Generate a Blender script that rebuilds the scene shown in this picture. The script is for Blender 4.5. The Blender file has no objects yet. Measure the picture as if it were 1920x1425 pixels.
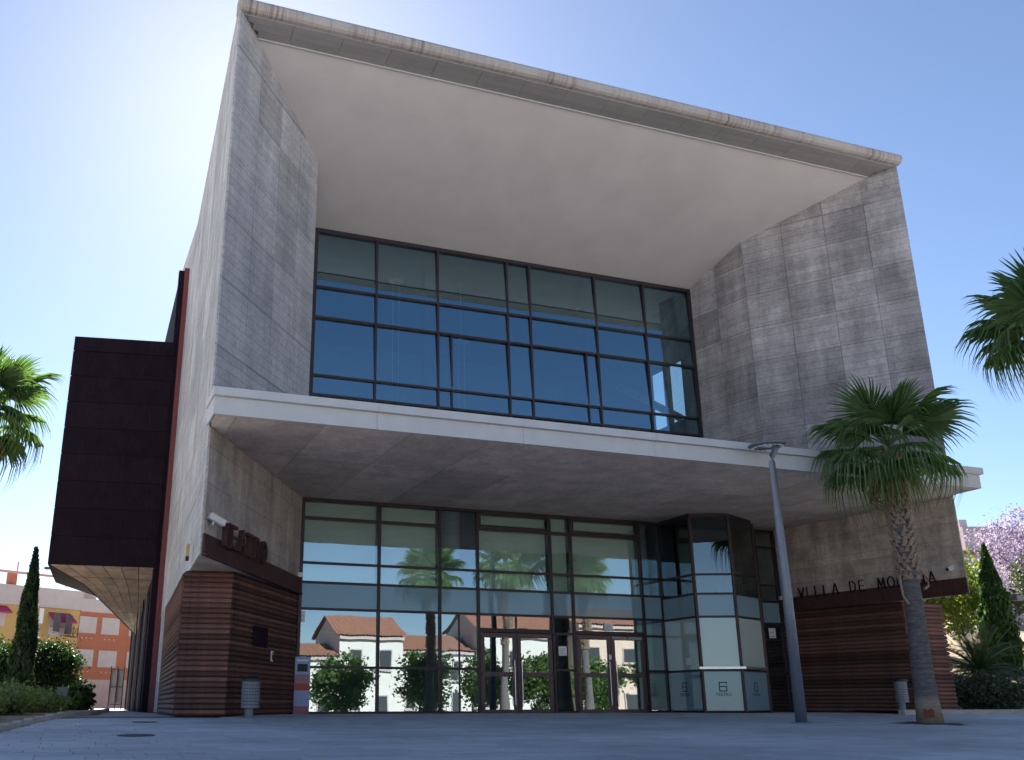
import bpy, math, random
import numpy as np
from mathutils import Vector, Matrix, Quaternion
random.seed(7); rng = np.random.default_rng(7)
sc = bpy.context.scene
col = sc.collection
R = math.radians

# ------------------------------------------------------------------ camera, sky, sun, exposure
cam_d = bpy.data.cameras.new('camera'); cam = bpy.data.objects.new('camera', cam_d); col.objects.link(cam)
ax_r = Vector((0.936663, -0.350233, -0.000569)); ax_u = Vector((-0.109892, -0.295439, 0.949020))
ax_r.normalize(); ax_u = (ax_u - ax_r*ax_u.dot(ax_r)).normalized(); ax_b = ax_r.cross(ax_u)
M = Matrix((ax_r, ax_u, ax_b)).transposed().to_4x4(); M.translation = (0, 0, 0.27)
cam.matrix_world = M
cam_d.sensor_width = 36; cam_d.lens = 1830.8/1920*36
cam_d.shift_x = (960-803.3)/1920; cam_d.shift_y = 0.0
cam_d.clip_start = 0.1; cam_d.clip_end = 4000
sc.camera = cam

SUN = Vector((0.165, 1.0, 0.725)).normalized()
el = math.asin(SUN.z); az = math.atan2(SUN.x, SUN.y)
w = bpy.data.worlds.new('World'); sc.world = w; w.use_nodes = True
nt = w.node_tree; nt.nodes.clear()
sky = nt.nodes.new('ShaderNodeTexSky'); sky.sky_type = 'NISHITA'; sky.sun_disc = False
sky.sun_elevation = el; sky.sun_rotation = az
sky.altitude = 50; sky.air_density = 0.72; sky.dust_density = 0.2; sky.ozone_density = 2.0
bg = nt.nodes.new('ShaderNodeBackground'); bg.inputs['Strength'].default_value = 0.05
wo = nt.nodes.new('ShaderNodeOutputWorld')
nt.links.new(sky.outputs[0], bg.inputs[0]); nt.links.new(bg.outputs[0], wo.inputs[0])
sl = bpy.data.lights.new('sun', 'SUN'); sl.energy = 5.0; sl.angle = R(0.5); sl.color = (1, 0.95, 0.87)
so = bpy.data.objects.new('sun', sl); col.objects.link(so)
so.rotation_euler = SUN.to_track_quat('Z', 'Y').to_euler(); so.location = (10, 60, 60)
sc.view_settings.view_transform = 'Standard'; sc.view_settings.look = 'None'
sc.view_settings.exposure = 1.98; sc.view_settings.gamma = 1
sc.view_settings.use_curve_mapping = False
sc.cycles.max_bounces = 8; sc.cycles.transparent_max_bounces = 16
sc.cycles.caustics_reflective = False; sc.cycles.caustics_refractive = False

# ------------------------------------------------------------------ helpers
W = {}
def put(o, parent=None, loc=(0, 0, 0), rotz=0):
    col.objects.link(o); loc = Vector(loc)
    W[o.name] = loc
    if parent is not None:
        o.parent = parent; o.location = loc - W[parent.name]
    else: o.location = loc
    o.rotation_euler[2] = rotz
    return o
def mesh(verts, faces, mat=None, smooth=False):
    me = bpy.data.meshes.new('m'); me.from_pydata([tuple(v) for v in verts], [], faces); me.update()
    if mat: me.materials.append(mat)
    if smooth: me.polygons.foreach_set('use_smooth', [True]*len(me.polygons))
    return me
def add(name, verts, faces, mat, parent=None, loc=(0, 0, 0), rotz=0, smooth=False):
    me = mesh(verts, faces, mat, smooth); me.name = name
    return put(bpy.data.objects.new(name, me), parent, loc, rotz)
def addm(name, me, parent=None, loc=(0, 0, 0), rotz=0):
    return put(bpy.data.objects.new(name, me), parent, loc, rotz)
def empty(name, loc, label=None, cat=None, group=None, rotz=0):
    o = bpy.data.objects.new(name, None); o.empty_display_size = .3
    put(o, None, loc, rotz); tag(o, label, cat, group); return o
def tag(o, label=None, cat=None, group=None, kind=None):
    if label: o['label'] = label
    if cat: o['category'] = cat
    if group: o['group'] = group
    if kind: o['kind'] = kind
    return o
BF = [(0, 3, 2, 1), (4, 5, 6, 7), (0, 1, 5, 4), (1, 2, 6, 5), (2, 3, 7, 6), (3, 0, 4, 7)]
def bv(x0, x1, y0, y1, z0, z1):
    return [(x0, y0, z0), (x1, y0, z0), (x1, y1, z0), (x0, y1, z0), (x0, y0, z1), (x1, y0, z1), (x1, y1, z1), (x0, y1, z1)]
class MB:
    def __init__(s): s.v = []; s.f = []
    def raw(s, v, f):
        n = len(s.v); s.v += [tuple(p) for p in v]; s.f += [tuple(i+n for i in q) for q in f]; return s
    def box(s, x0, x1, y0, y1, z0, z1): return s.raw(bv(x0, x1, y0, y1, z0, z1), BF)
    def prism(s, poly, z0, z1):
        n = len(poly); v = [(p[0], p[1], z0) for p in poly]+[(p[0], p[1], z1) for p in poly]
        return s.raw(v, [tuple(reversed(range(n))), tuple(range(n, 2*n))]+[(i, (i+1) % n, (i+1) % n+n, i+n) for i in range(n)])
    def tube(s, pts, rad, n=10, cap=True):
        pts = [Vector(p) for p in pts]; rad = rad if hasattr(rad, '__len__') else [rad]*len(pts)
        rings = []; up = Vector((0, 0, 1))
        for i, p in enumerate(pts):
            t = (pts[min(i+1, len(pts)-1)]-pts[max(i-1, 0)]).normalized()
            a = t.cross(up if abs(t.z) < .95 else Vector((1, 0, 0))).normalized(); b = t.cross(a)
            rings.append([p+(a*math.cos(2*math.pi*k/n)+b*math.sin(2*math.pi*k/n))*rad[i] for k in range(n)])
        v = [q for r_ in rings for q in r_]; f = []
        for i in range(len(pts)-1):
            for k in range(n): f.append((i*n+k, i*n+(k+1) % n, (i+1)*n+(k+1) % n, (i+1)*n+k))
        if cap: f += [tuple(reversed(range(n))), tuple(range((len(pts)-1)*n, len(pts)*n))]
        return s.raw(v, f)
    def bar(s, a, b, w_, d_, nrm=(0, 1, 0)):
        a = Vector(a); b = Vector(b); t = (b-a).normalized(); nv = Vector(nrm); nv = (nv-t*nv.dot(t)).normalized(); sd = t.cross(nv)
        v = []
        for p in (a, b):
            for (i, j) in ((-1, -1), (1, -1), (1, 1), (-1, 1)): v.append(p+sd*(i*w_/2)+nv*(j*d_/2))
        return s.raw(v, BF)
    def build(s, name, mat, parent=None, loc=(0, 0, 0), rotz=0, smooth=False): return add(name, s.v, s.f, mat, parent, loc, rotz, smooth)
    def mesh(s, mat, smooth=False): return mesh(s.v, s.f, mat, smooth)
def box(name, x0, x1, y0, y1, z0, z1, mat, parent=None):
    c = ((x0+x1)/2, (y0+y1)/2, z0)
    return add(name, bv(x0-c[0], x1-c[0], y0-c[1], y1-c[1], 0, z1-z0), BF, mat, parent, c)

# ------------------------------------------------------------------ materials
MATS = {}
class NT:
    def __init__(s, name):
        s.m = bpy.data.materials.new(name); s.m.use_nodes = True; s.t = s.m.node_tree; s.t.nodes.clear()
        s.out = s.n('ShaderNodeOutputMaterial'); MATS[name] = s.m
    def n(s, typ, **kw):
        nd = s.t.nodes.new(typ)
        for k, v in kw.items():
            if k.startswith('i_'):
                k = k[2:]; k = int(k) if k.isdigit() else k.replace('_', ' ')
                nd.inputs[k].default_value = v
            else: setattr(nd, k, v)
        return nd
    def l(s, a, b): s.t.links.new(a, b)
    def math(s, op, a, b=None, c=None):
        nd = s.n('ShaderNodeMath', operation=op)
        for i, x in enumerate((a, b, c)):
            if x is None: continue
            if isinstance(x, (int, float)): nd.inputs[i].default_value = x
            else: s.l(x, nd.inputs[i])
        return nd.outputs[0]
    def mix(s, fac, a, b, mode='MIX'):
        nd = s.n('ShaderNodeMix', data_type='RGBA', blend_type=mode)
        for k, x in ((0, fac), (6, a), (7, b)):
            if isinstance(x, (int, float)): nd.inputs[k].default_value = x
            elif isinstance(x, tuple): nd.inputs[k].default_value = (*x[:3], 1)
            else: s.l(x, nd.inputs[k])
        return nd.outputs[2]
    def ramp(s, fac, p0, p1, c0=0., c1=1.):
        nd = s.n('ShaderNodeMapRange'); s.l(fac, nd.inputs[0])
        for i, x in enumerate((p0, p1, c0, c1)): nd.inputs[i+1].default_value = x
        return nd.outputs[0]
    def coord(s, scale=(1, 1, 1), kind='Object', swap=False):
        tc = s.n('ShaderNodeTexCoord'); o = tc.outputs[kind]
        if swap:
            sp = s.n('ShaderNodeSeparateXYZ'); cb = s.n('ShaderNodeCombineXYZ'); s.l(o, sp.inputs[0])
            s.l(sp.outputs[0], cb.inputs[0]); s.l(sp.outputs[2], cb.inputs[1]); s.l(sp.outputs[1], cb.inputs[2]); o = cb.outputs[0]
        mp = s.n('ShaderNodeMapping'); mp.inputs['Scale'].default_value = scale; s.l(o, mp.inputs[0]); return mp.outputs[0]
    def noise(s, vec, scale, detail=4, rough=.55):
        nd = s.n('ShaderNodeTexNoise', i_Scale=scale, i_Detail=detail, i_Roughness=rough)
        if vec is not None: s.l(vec, nd.inputs['Vector'])
        return nd.outputs[0]
    def bump(s, h, strength=.3, dist=.02):
        nd = s.n('ShaderNodeBump', i_Strength=strength, i_Distance=dist); s.l(h, nd.inputs['Height']); return nd.outputs[0]
    def pbr(s, colr, rough=.8, metal=0., normal=None, spec=.4):
        b = s.n('ShaderNodeBsdfPrincipled')
        for k, x in (('Base Color', colr), ('Roughness', rough), ('Metallic', metal), ('Specular IOR Level', spec)):
            if isinstance(x, tuple): b.inputs[k].default_value = (*x[:3], 1)
            elif isinstance(x, (int, float)): b.inputs[k].default_value = x
            else: s.l(x, b.inputs[k])
        if normal is not None: s.l(normal, b.inputs['Normal'])
        s.l(b.outputs[0], s.out.inputs[0]); return s.m
def rnd(t): return t.n('ShaderNodeObjectInfo').outputs['Random']

def concrete(name, base, warm, boards=True, stain=.5, streak=.5, rv=.30, row=.26):
    t = NT(name); c = t.coord(swap=True)
    big = t.noise(t.coord((.35, .35, .35), swap=True), 1.0, 6, .6)
    stk = t.noise(t.coord((1.5, .22, 1), swap=True), 1.0, 7, .68)
    fine = t.noise(c, 9, 6, .65); mid = t.noise(t.coord((.9, 1.1, 1), swap=True), 1.1, 6, .62)
    cl = t.mix(t.ramp(big, .35, .68), base, warm)
    r_ = rnd(t)
    cl = t.mix(1.0, cl, t.n('ShaderNodeCombineColor').outputs[0], 'MULTIPLY') if False else cl
    tone = t.math('ADD', t.math('MULTIPLY', r_, rv), 1-rv*.6)
    tone = t.math('MULTIPLY', tone, t.ramp(stk, .36, .66, 1-streak*.34, 1.06))
    tone = t.math('MULTIPLY', tone, t.ramp(fine, .3, .7, .82, 1.12))
    tone = t.math('MULTIPLY', tone, t.ramp(mid, .32, .60, 1-stain*.22, 1.05))
    h = fine
    if boards:
        br = t.n('ShaderNodeTexBrick', offset=.37, i_Scale=1.0); t.l(c, br.inputs['Vector'])
        br.inputs['Color1'].default_value = (.86, .86, .87, 1); br.inputs['Color2'].default_value = (1.07, 1.07, 1.06, 1); br.inputs['Mortar'].default_value = (.40, .40, .41, 1)
        br.inputs['Mortar Size'].default_value = .009; br.inputs['Brick Width'].default_value = 7.3; br.inputs['Row Height'].default_value = row; br.inputs['Mortar Smooth'].default_value = .5
        cl = t.mix(.75, cl, br.outputs['Color'], 'MULTIPLY')
        h = t.math('SUBTRACT', fine, t.math('MULTIPLY', br.outputs['Fac'], .6))
    # pinholes and dark specks
    sp = t.ramp(t.noise(c, 22, 2, .5), .67, .74, 1, .5)
    tone = t.math('MULTIPLY', tone, sp)
    v = t.n('ShaderNodeVectorMath', operation='SCALE'); t.l(cl, v.inputs[0]); t.l(tone, v.inputs['Scale'])
    return t.pbr(v.outputs[0], .9, 0, t.bump(h, .35, .012), .2)
M_CON = concrete('concrete_board_formed', (.44, .44, .47), (.50, .485, .49))
M_CONR = concrete('concrete_weathered', (.42, .395, .41), (.52, .48, .485), stain=1.2, streak=.9, rv=.4)
M_CONW = concrete('concrete_warm', (.50, .44, .40), (.58, .50, .45), stain=1.0, streak=1.0, rv=.3, row=.86)
M_CONS = concrete('concrete_smooth_soffit', (.66, .58, .54), (.72, .61, .55), boards=False, stain=.9, streak=.4, rv=.26)
M_CONT = concrete('concrete_tan_stained', (.66, .56, .49), (.74, .62, .54), stain=1.6, streak=1.2, rv=.36, row=.74)
M_CONO = concrete('concrete_outer', (.52, .52, .54), (.58, .57, .57), stain=.5, streak=.9, rv=.2)
def coping_mat():
    t = NT('coping_stained'); a = t.noise(t.coord((7, .3, .3)), 1.0, 5, .7); b = t.noise(t.coord((.45, .3, .3)), 1.0, 4, .6); f = t.noise(t.coord(), 12, 4, .6)
    m_ = t.math('MULTIPLY', t.ramp(a, .44, .62), t.ramp(b, .42, .60))
    cl = t.mix(m_, (.40, .38, .38), (.17, .12, .10)); cl = t.mix(t.ramp(f, .4, .75, 0, .35), cl, (.27, .255, .255))
    return t.pbr(cl, .9, 0, t.bump(f, .3, .01), .2)
M_COP = coping_mat()

def simple(name, colr, rough=.6, metal=0., var=.12, nscale=6, bump=0., spec=.4, objvar=0.):
    t = NT(name); c = t.coord(); n = t.noise(c, nscale, 5, .6)
    tone = t.ramp(n, .3, .7, 1-var, 1+var)
    if objvar: tone = t.math('MULTIPLY', tone, t.ramp(rnd(t), 0, 1, 1-objvar, 1+objvar))
    v = t.n('ShaderNodeVectorMath', operation='SCALE'); v.inputs[0].default_value = colr; t.l(tone, v.inputs['Scale'])
    return t.pbr(v.outputs[0], rough, metal, t.bump(n, bump, .01) if bump else None, spec)
def rust(name, c0, c1, c2, objvar=.25, rough=.75, spec=.3):
    t = NT(name); a = t.noise(t.coord((1, 1, 1)), 1.3, 7, .65); b = t.noise(t.coord((4, 4, .8)), 2, 6, .7); f = t.noise(t.coord(), 30, 3, .6)
    cl = t.mix(t.ramp(a, .35, .65), c0, c1); cl = t.mix(t.ramp(b, .52, .72), cl, c2)
    tone = t.math('MULTIPLY', t.ramp(rnd(t), 0, 1, 1-objvar, 1+objvar), t.ramp(f, .3, .7, .85, 1.12))
    v = t.n('ShaderNodeVectorMath', operation='SCALE'); t.l(cl, v.inputs[0]); t.l(tone, v.inputs['Scale'])
    return t.pbr(v.outputs[0], rough, 0, t.bump(f, .25, .006), spec)
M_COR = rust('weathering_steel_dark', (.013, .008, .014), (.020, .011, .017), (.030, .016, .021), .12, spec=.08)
M_BEAM = rust('weathering_steel_beam', (.055, .023, .022), (.08, .033, .03), (.11, .05, .04), .1)
M_SLAT = rust('rusted_slat', (.115, .056, .046), (.18, .086, .064), (.075, .043, .040), .45)
M_REDST = simple('red_steel', (.20, .05, .05), .55, var=.1)
M_WHITE = simple('white_fascia', (.50, .505, .52), .55, var=.05, nscale=2)
M_SOFF = simple('painted_soffit', (.60, .575, .595), .9, var=.06, nscale=.6, spec=.1)
M_LIP = simple('lip_metal_panel', (.27, .265, .275), .5, var=.06, nscale=2, objvar=.06)
M_FRAME = simple('window_frame_steel', (.035, .024, .026), .45, .3, var=.1)
M_DOORF = simple('door_frame_brown', (.085, .05, .052), .4, .2, var=.08)
M_STEEL = simple('brushed_steel', (.60, .60, .61), .3, .9, var=.05)
M_GALV = simple('galvanised_metal', (.17, .18, .20), .5, .2, var=.12, nscale=12)
M_LAMP = simple('lamp_grey_paint', (.17, .19, .225), .4, .3, var=.08)
M_BLACK = simple('black_plastic', (.02, .02, .022), .5)
M_LENS = simple('lamp_lens', (.6, .62, .62), .25)
M_CAMW = simple('camera_housing', (.62, .60, .56), .4, var=.06)
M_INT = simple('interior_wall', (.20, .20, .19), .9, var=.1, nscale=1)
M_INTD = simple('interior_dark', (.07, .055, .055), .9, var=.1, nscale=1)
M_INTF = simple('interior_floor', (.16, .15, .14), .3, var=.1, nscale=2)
M_BLIND = simple('roller_blind', (.74, .76, .68), .95, var=.03, nscale=3)
M_COL = simple('painted_column', (.34, .36, .36), .8, var=.05)
M_PAPER = simple('paper', (.72, .72, .70), .8, var=.03)
M_YEL = simple('sensor_yellow', (.55, .42, .15), .6)
M_INK = simple('dark_print', (.03, .035, .04), .7)
M_LETW = simple('white_print', (.75, .75, .75), .7)

def glass(name, refl, tint, gcol=(.86, .95, 1.0), body=None, bodyfac=0., wob=.02):
    t = NT(name); g = t.n('ShaderNodeBsdfGlossy', i_Roughness=0.0); g.inputs['Color'].default_value = (*gcol, 1)
    tr = t.n('ShaderNodeBsdfTransparent'); tr.inputs['Color'].default_value = (*tint, 1)
    geo = t.n('ShaderNodeNewGeometry'); mp = t.n('ShaderNodeMapping'); mp.inputs['Scale'].default_value = (1, 1, .6); t.l(geo.outputs['Position'], mp.inputs[0])
    nv = t.noise(mp.outputs[0], .9, 1.5, .4); bm = t.bump(nv, wob, .25); t.l(bm, g.inputs['Normal'])
    fr = t.n('ShaderNodeFresnel', i_IOR=1.5)
    fac = t.math('MINIMUM', t.math('ADD', refl, t.math('MULTIPLY', fr.outputs[0], .9)), .9)
    fac = t.math('MULTIPLY', fac, t.math('SUBTRACT', 1.0, geo.outputs['Backfacing']))
    under = tr.outputs[0]
    if body:
        d = t.n('ShaderNodeBsdfDiffuse'); d.inputs['Color'].default_value = (*body, 1)
        m0 = t.n('ShaderNodeMixShader'); m0.inputs[0].default_value = bodyfac; t.l(tr.outputs[0], m0.inputs[1]); t.l(d.outputs[0], m0.inputs[2]); under = m0.outputs[0]
    m = t.n('ShaderNodeMixShader'); t.l(fac, m.inputs[0]); t.l(under, m.inputs[1]); t.l(g.outputs[0], m.inputs[2]); t.l(m.outputs[0], t.out.inputs[0])
    return t.m
M_GLU = glass('glass_upper', .28, (.62, .74, .74), (.56, .84, 1.0), wob=.004)
M_GLL = glass('glass_lobby', .25, (.84, .92, .90), (.80, .94, 1.0), wob=.007)
M_GLF = glass('glass_spandrel', .03, (.5, .6, .62), (.55, .66, .72), (.22, .33, .38), .92, wob=.006)
M_GLB = glass('glass_bay_panel', .03, (.6, .7, .68), (.9, .97, 1.0), (.48, .56, .53), .85, wob=.006)
M_GLD = glass('glass_bay_clear', .10, (.5, .55, .55), (.85, .95, 1.0), wob=.006)

def leafmat(name, c0, c1, trans=.35, rough=.5, objvar=.15):
    t = NT(name); n = t.noise(t.coord(), 1.6, 3, .6); geo = t.n('ShaderNodeNewGeometry')
    cl = t.mix(t.ramp(n, .35, .65), c0, c1)
    tone = t.math('MULTIPLY', t.ramp(geo.outputs['Random Per Island'], 0, 1, .65, 1.35), t.ramp(rnd(t), 0, 1, 1-objvar, 1+objvar))
    v = t.n('ShaderNodeVectorMath', operation='SCALE'); t.l(cl, v.inputs[0]); t.l(tone, v.inputs['Scale'])
    b = t.n('ShaderNodeBsdfPrincipled', i_Roughness=rough); t.l(v.outputs[0], b.inputs['Base Color']); b.inputs['Specular IOR Level'].default_value = .35
    tl = t.n('ShaderNodeBsdfTranslucent'); v2 = t.n('ShaderNodeVectorMath', operation='MULTIPLY'); t.l(v.outputs[0], v2.inputs[0]); v2.inputs[1].default_value = (1.5, 1.6, .7); t.l(v2.outputs[0], tl.inputs['Color'])
    m = t.n('ShaderNodeMixShader'); m.inputs[0].default_value = trans; t.l(b.outputs[0], m.inputs[1]); t.l(tl.outputs[0], m.inputs[2]); t.l(m.outputs[0], t.out.inputs[0])
    return t.m
L_PALM = leafmat('palm_leaf', (.075, .15, .055), (.13, .21, .085), .38, .40)
L_DRY = leafmat('palm_leaf_dry', (.20, .14, .07), (.28, .20, .10), .25, .8)
L_TREE = leafmat('leaf_mid_green', (.05, .11, .03), (.09, .15, .04), .35)
L_DARK = leafmat('leaf_dark_green', (.025, .06, .02), (.045, .085, .03), .25)
L_YEL = leafmat('leaf_yellow_green', (.12, .17, .03), (.18, .21, .04), .45)
L_CYP = leafmat('cypress_foliage', (.018, .042, .018), (.04, .07, .03), .12, .7)
L_CYP2 = leafmat('cypress_foliage_light', (.035, .085, .022), (.06, .12, .03), .2, .7)
L_GREY = leafmat('shrub_grey_green', (.045, .07, .04), (.08, .10, .06), .2, .7)
L_HEDGE = leafmat('hedge_green', (.17, .21, .07), (.24, .27, .12), .4, .7)
L_JAC = leafmat('jacaranda_blossom', (.20, .15, .41), (.29, .235, .49), .4, .7)
L_PHX = leafmat('date_palm_leaf', (.045, .085, .028), (.075, .12, .045), .3, .5)
M_BARK = simple('bark', (.11, .085, .065), .95, var=.35, nscale=9, bump=.8)
M_BOOT = simple('palm_leaf_base', (.27, .20, .145), .95, var=.4, nscale=14, bump=.6)

def palmtrunk():
    t = NT('palm_trunk_bark'); c = t.coord(); sp = t.n('ShaderNodeSeparateXYZ'); t.l(c, sp.inputs[0])
    n = t.noise(t.coord((1, 1, 2.5)), 7, 6, .7); rings = t.noise(t.coord((.6, .6, 9)), 3, 3, .6)
    cl = t.mix(t.ramp(n, .3, .7), (.085, .08, .085), (.19, .175, .17)); cl = t.mix(t.ramp(rings, .5, .62, 0, .5), cl, (.07, .062, .06))
    edge = t.math('ADD', sp.outputs[2], t.math('MULTIPLY', t.math('SUBTRACT', n, .5), .35))
    cl = t.mix(t.ramp(edge, .52, .70), t.mix(t.ramp(n, .35, .65), (.27, .20, .15), (.37, .30, .24)), cl)
    return t.pbr(cl, .95, 0, t.bump(n, .7, .03), .15)
M_TRUNK = palmtrunk()

def paving():
    t = NT('paving_stone'); n = t.noise(t.coord((1, 1, 1)), 3.2, 6, .65); f = t.noise(t.coord(), 40, 3, .6)
    geo = t.n('ShaderNodeNewGeometry'); big = t.n('ShaderNodeTexNoise', i_Scale=.28, i_Detail=5); t.l(geo.outputs['Position'], big.inputs['Vector'])
    tone = t.math('MULTIPLY', t.ramp(n, .3, .7, .9, 1.08), t.ramp(f, .3, .7, .9, 1.08))
    tone = t.math('MULTIPLY', tone, t.ramp(geo.outputs['Random Per Island'], 0, 1, .88, 1.08)); tone = t.math('MULTIPLY', tone, t.ramp(rnd(t), 0, 1, .88, 1.08))
    tone = t.math('MULTIPLY', tone, t.ramp(big.outputs[0], .35, .65, .80, 1.08))
    v = t.n('ShaderNodeVectorMath', operation='SCALE'); v.inputs[0].default_value = (.50, .50, .52); t.l(tone, v.inputs['Scale'])
    return t.pbr(v.outputs[0], .7, 0, t.bump(f, .2, .004), .35)
M_PAVE = paving()
M_JOINT = simple('paving_joint', (.36, .355, .355), .95, var=.15, nscale=8)
M_BED = simple('joint_sand', (.14, .135, .135), .95, var=.2, nscale=6)
M_GROUND = simple('ground_dust', (.50, .46, .41), .95, var=.2, nscale=.4)
M_ASPH = simple('asphalt', (.06, .06, .062), .9, var=.2, nscale=3)
M_SOIL = simple('dry_soil', (.30, .22, .15), .98, var=.3, nscale=2.5, bump=.5)
M_KERB = simple('kerb_stone', (.42, .39, .35), .9, var=.15, nscale=4, objvar=.1)

# ------------------------------------------------------------------ ground
def gz(y): return 0.0 if y >= 26 else (-(26-y)*.033 if y > 12 else (-.462-(12-y)*.055 if y > -6 else -1.452))
xs_ = [-1500, -200, -60, 60, 200, 1500]; ys_ = [-1500, -200, -40, -6, 12, 26, 60, 200, 1800]
gv = [(x, y, gz(y)-.028) for y in ys_ for x in xs_]; nx = len(xs_)
gf = [(j*nx+i, j*nx+i+1, (j+1)*nx+i+1, (j+1)*nx+i) for j in range(len(ys_)-1) for i in range(nx-1)]
tag(add('ground', gv, gf, M_GROUND), kind='structure')
sl_ = .033
tag(add('road', [(-150, -15, -1.44), (150, -15, -1.44), (150, -8, -1.44), (-150, -8, -1.44)], [(0, 1, 2, 3)], M_ASPH), kind='structure')
PX = [(-30, gz), (60, gz)]
pv = []; pf = []
for k, y in enumerate([-5.5, 4, 12, 19, 22, 26, 30.2]):
    xl_ = {-5.5: -30, 4: -12, 12: -2.9, 19: -1.0, 22: -.45, 26: .6, 30.2: 1.4}[y]
    pv += [(xl_, y, gz(y)-.014), (60, y, gz(y)-.014)]
    if k: pf.append((2*k-2, 2*k-1, 2*k+1, 2*k))
n0 = len(pv); pv += [(1.4, 30.2, -.014), (3.3, 30.2, -.014), (3.7, 50, -.014), (2.9, 50, -.014)]; pf.append((n0, n0+1, n0+2, n0+3))
plaza = tag(add('plaza_paving', pv, pf, M_JOINT), kind='structure')
bd = [(-1.35, y, gz(y)-.010) for y in (8.5, 12, 26, 29.9)]+[(45, y, gz(y)-.010) for y in (8.5, 12, 26, 29.9)]
add('bedding_joint', bd, [(0, 4, 5, 1), (1, 5, 6, 2)], M_BED, plaza)
def kerbx(y):
    P = [(8, -3.0), (14, -1.5), (19.8, -.72), (21.1, -.52), (24.3, .1), (28.4, 1.15), (40, 2.25), (50, 2.9)]
    for (a, xa), (b, xb) in zip(P, P[1:]):
        if y <= b: return xa+(xb-xa)*(y-a)/(b-a)
    return 2.9
slabs = []
y = 8.6; j = 0
while y < 29.7:
    d = .42; x = -3.2 + (j*.37 % .9)
    while x < 44:
        L = random.choice((.62, .62, .8, .95))
        Ln = L; x_ = x; xm = x+L/2; ym = y+d/2; kx = kerbx(ym)+.02
        if x < kx < x+L-.12: L = round(x+L-kx, 2); x = kx; xm = x+L/2
        # keep what the frame can show
        vis = x >= kx-.001 and xm > -.06*ym-.3 and xm < 1.36*ym+2 and ym > 13.0-.22*xm
        inside = ym > 25.1 and (xm < 6.6-(30-ym)*.55 or (xm > 24.8+(30-ym)*.2))
        bay = ym > 27.2 and 19.7 < xm < 23.6
        pit = math.hypot(xm-21.2, ym-20.2) < .95
        if ym > 25.0 and xm > 25.0: inside = True
        if vis and not inside and not bay and not pit: slabs.append((x, y, L, d))
        x = x_+Ln
    y += d; j += 1
slabs.sort(key=lambda s: (s[0]+s[2]/2)*.33*0.6+(s[1])*.94)
slab_me = {}
def slab_verts(x, y, L, d):
    g = .006; t_ = .035; vs = []
    for (px, py) in ((x+g, y+g), (x+L-g, y+g), (x+L-g, y+d-g), (x+g, y+d-g)): vs.append((px, py))
    return vs
mb = MB()
for i, (x, y, L, d) in enumerate(slabs):
    dz = random.uniform(-.0025, .0025)
    if i < 300:
        key = (L, y > 26, y < 12)
        s_ = 0 if y+d/2 >= 26 else (sl_ if y > 12 else .055)
        if key not in slab_me:
            g = .005; q = [(.006, .006), (L-.006, .006), (L-.006, d-.006), (.006, d-.006)]
            v = [(a, b, -.035+b*s_) for a, b in q]+[(a, b, b*s_) for a, b in q]
            slab_me[key] = mesh(v, BF, M_PAVE)
        addm('paving_slab', slab_me[key], plaza, (x, y, gz(y)+dz))
    else:
        q = slab_verts(x, y, L, d)
        mb.raw([(a, b, gz(b)-.035+dz) for a, b in q]+[(a, b, gz(b)+dz) for a, b in q], BF)
o = mb.build('paving_slab_field', M_PAVE, plaza); tag(o, kind='stuff')
# manhole covers
def manhole(x, y, r_, label):
    e = empty('manhole_cover', (x, y, gz(y)), label, 'manhole')
    n = 28; s_ = sl_ if y < 26 else 0
    def ring(ra, rb, z, nm, mat):
        v = [(ra*math.cos(2*math.pi*k/n), ra*math.sin(2*math.pi*k/n), z+ra*math.sin(2*math.pi*k/n)*s_) for k in range(n)]+[(rb*math.cos(2*math.pi*k/n), rb*math.sin(2*math.pi*k/n), z+rb*math.sin(2*math.pi*k/n)*s_) for k in range(n)]
        add(nm, v, [(k, (k+1) % n, (k+1) % n+n, k+n) for k in range(n)], mat, e, (x, y, gz(y)))
    ring(r_, r_*.86, .008, 'rim', M_FRAME)
    n2 = [(r_*.86*math.cos(2*math.pi*k/n), r_*.86*math.sin(2*math.pi*k/n), .006+r_*.86*math.sin(2*math.pi*k/n)*s_) for k in range(n)]
    add('cover', n2, [tuple(range(n))], M_ASPH, e, (x, y, gz(y)))
manhole(1.56, 18.7, .33, 'round dark manhole cover in the paving nearer the camera')
manhole(2.1, 23.1, .28, 'smaller dark manhole cover in the paving beside the slatted pier')
# kerb of the planting bed on the left
bed = tag(add('planting_bed', [(-30, 6, gz(6)+.05), (-3.2, 8, gz(8)+.05), (-1.0, 19, gz(19)+.05), (-.6, 21.5, gz(21.5)+.05), (0, 24.5, .0), (.4, 26, .05), (1.0, 28.6, .05), (2.05, 40, .05), (2.6, 49, .05), (-30, 60, .05)], [tuple(range(10))], M_SOIL), kind='structure')
kerb = tag(MB().prism([(kerbx(12.9)-.16, 12.9), (kerbx(12.9), 12.9), (kerbx(13.0), 13.0), (kerbx(13.0)-.16, 13.0)], gz(13)-.1, gz(13)+.1).build('kerb', M_KERB), kind='structure')
yy = 13.0
while yy < 49:
    L = .98; xa, xb = kerbx(yy), kerbx(yy+L); z = gz(yy)
    MB().prism([(xa-.16, yy+.005), (xa, yy+.005), (xb, yy+L-.005), (xb-.16, yy+L-.005)], z-.1, z+.11).build('kerb_stone', M_KERB, kerb)
    yy += L
kr = tag(box('plinth_kerb', 24.95, 25.4, 24.7, 24.95, -.1, .10, M_KERB), kind='structure')
xx = 25.4
while xx < 46:
    box('kerb_stone', xx+.004, xx+.996, 24.7, 24.95, -.1, .10, M_KERB, kr); xx += 1.0
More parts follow.
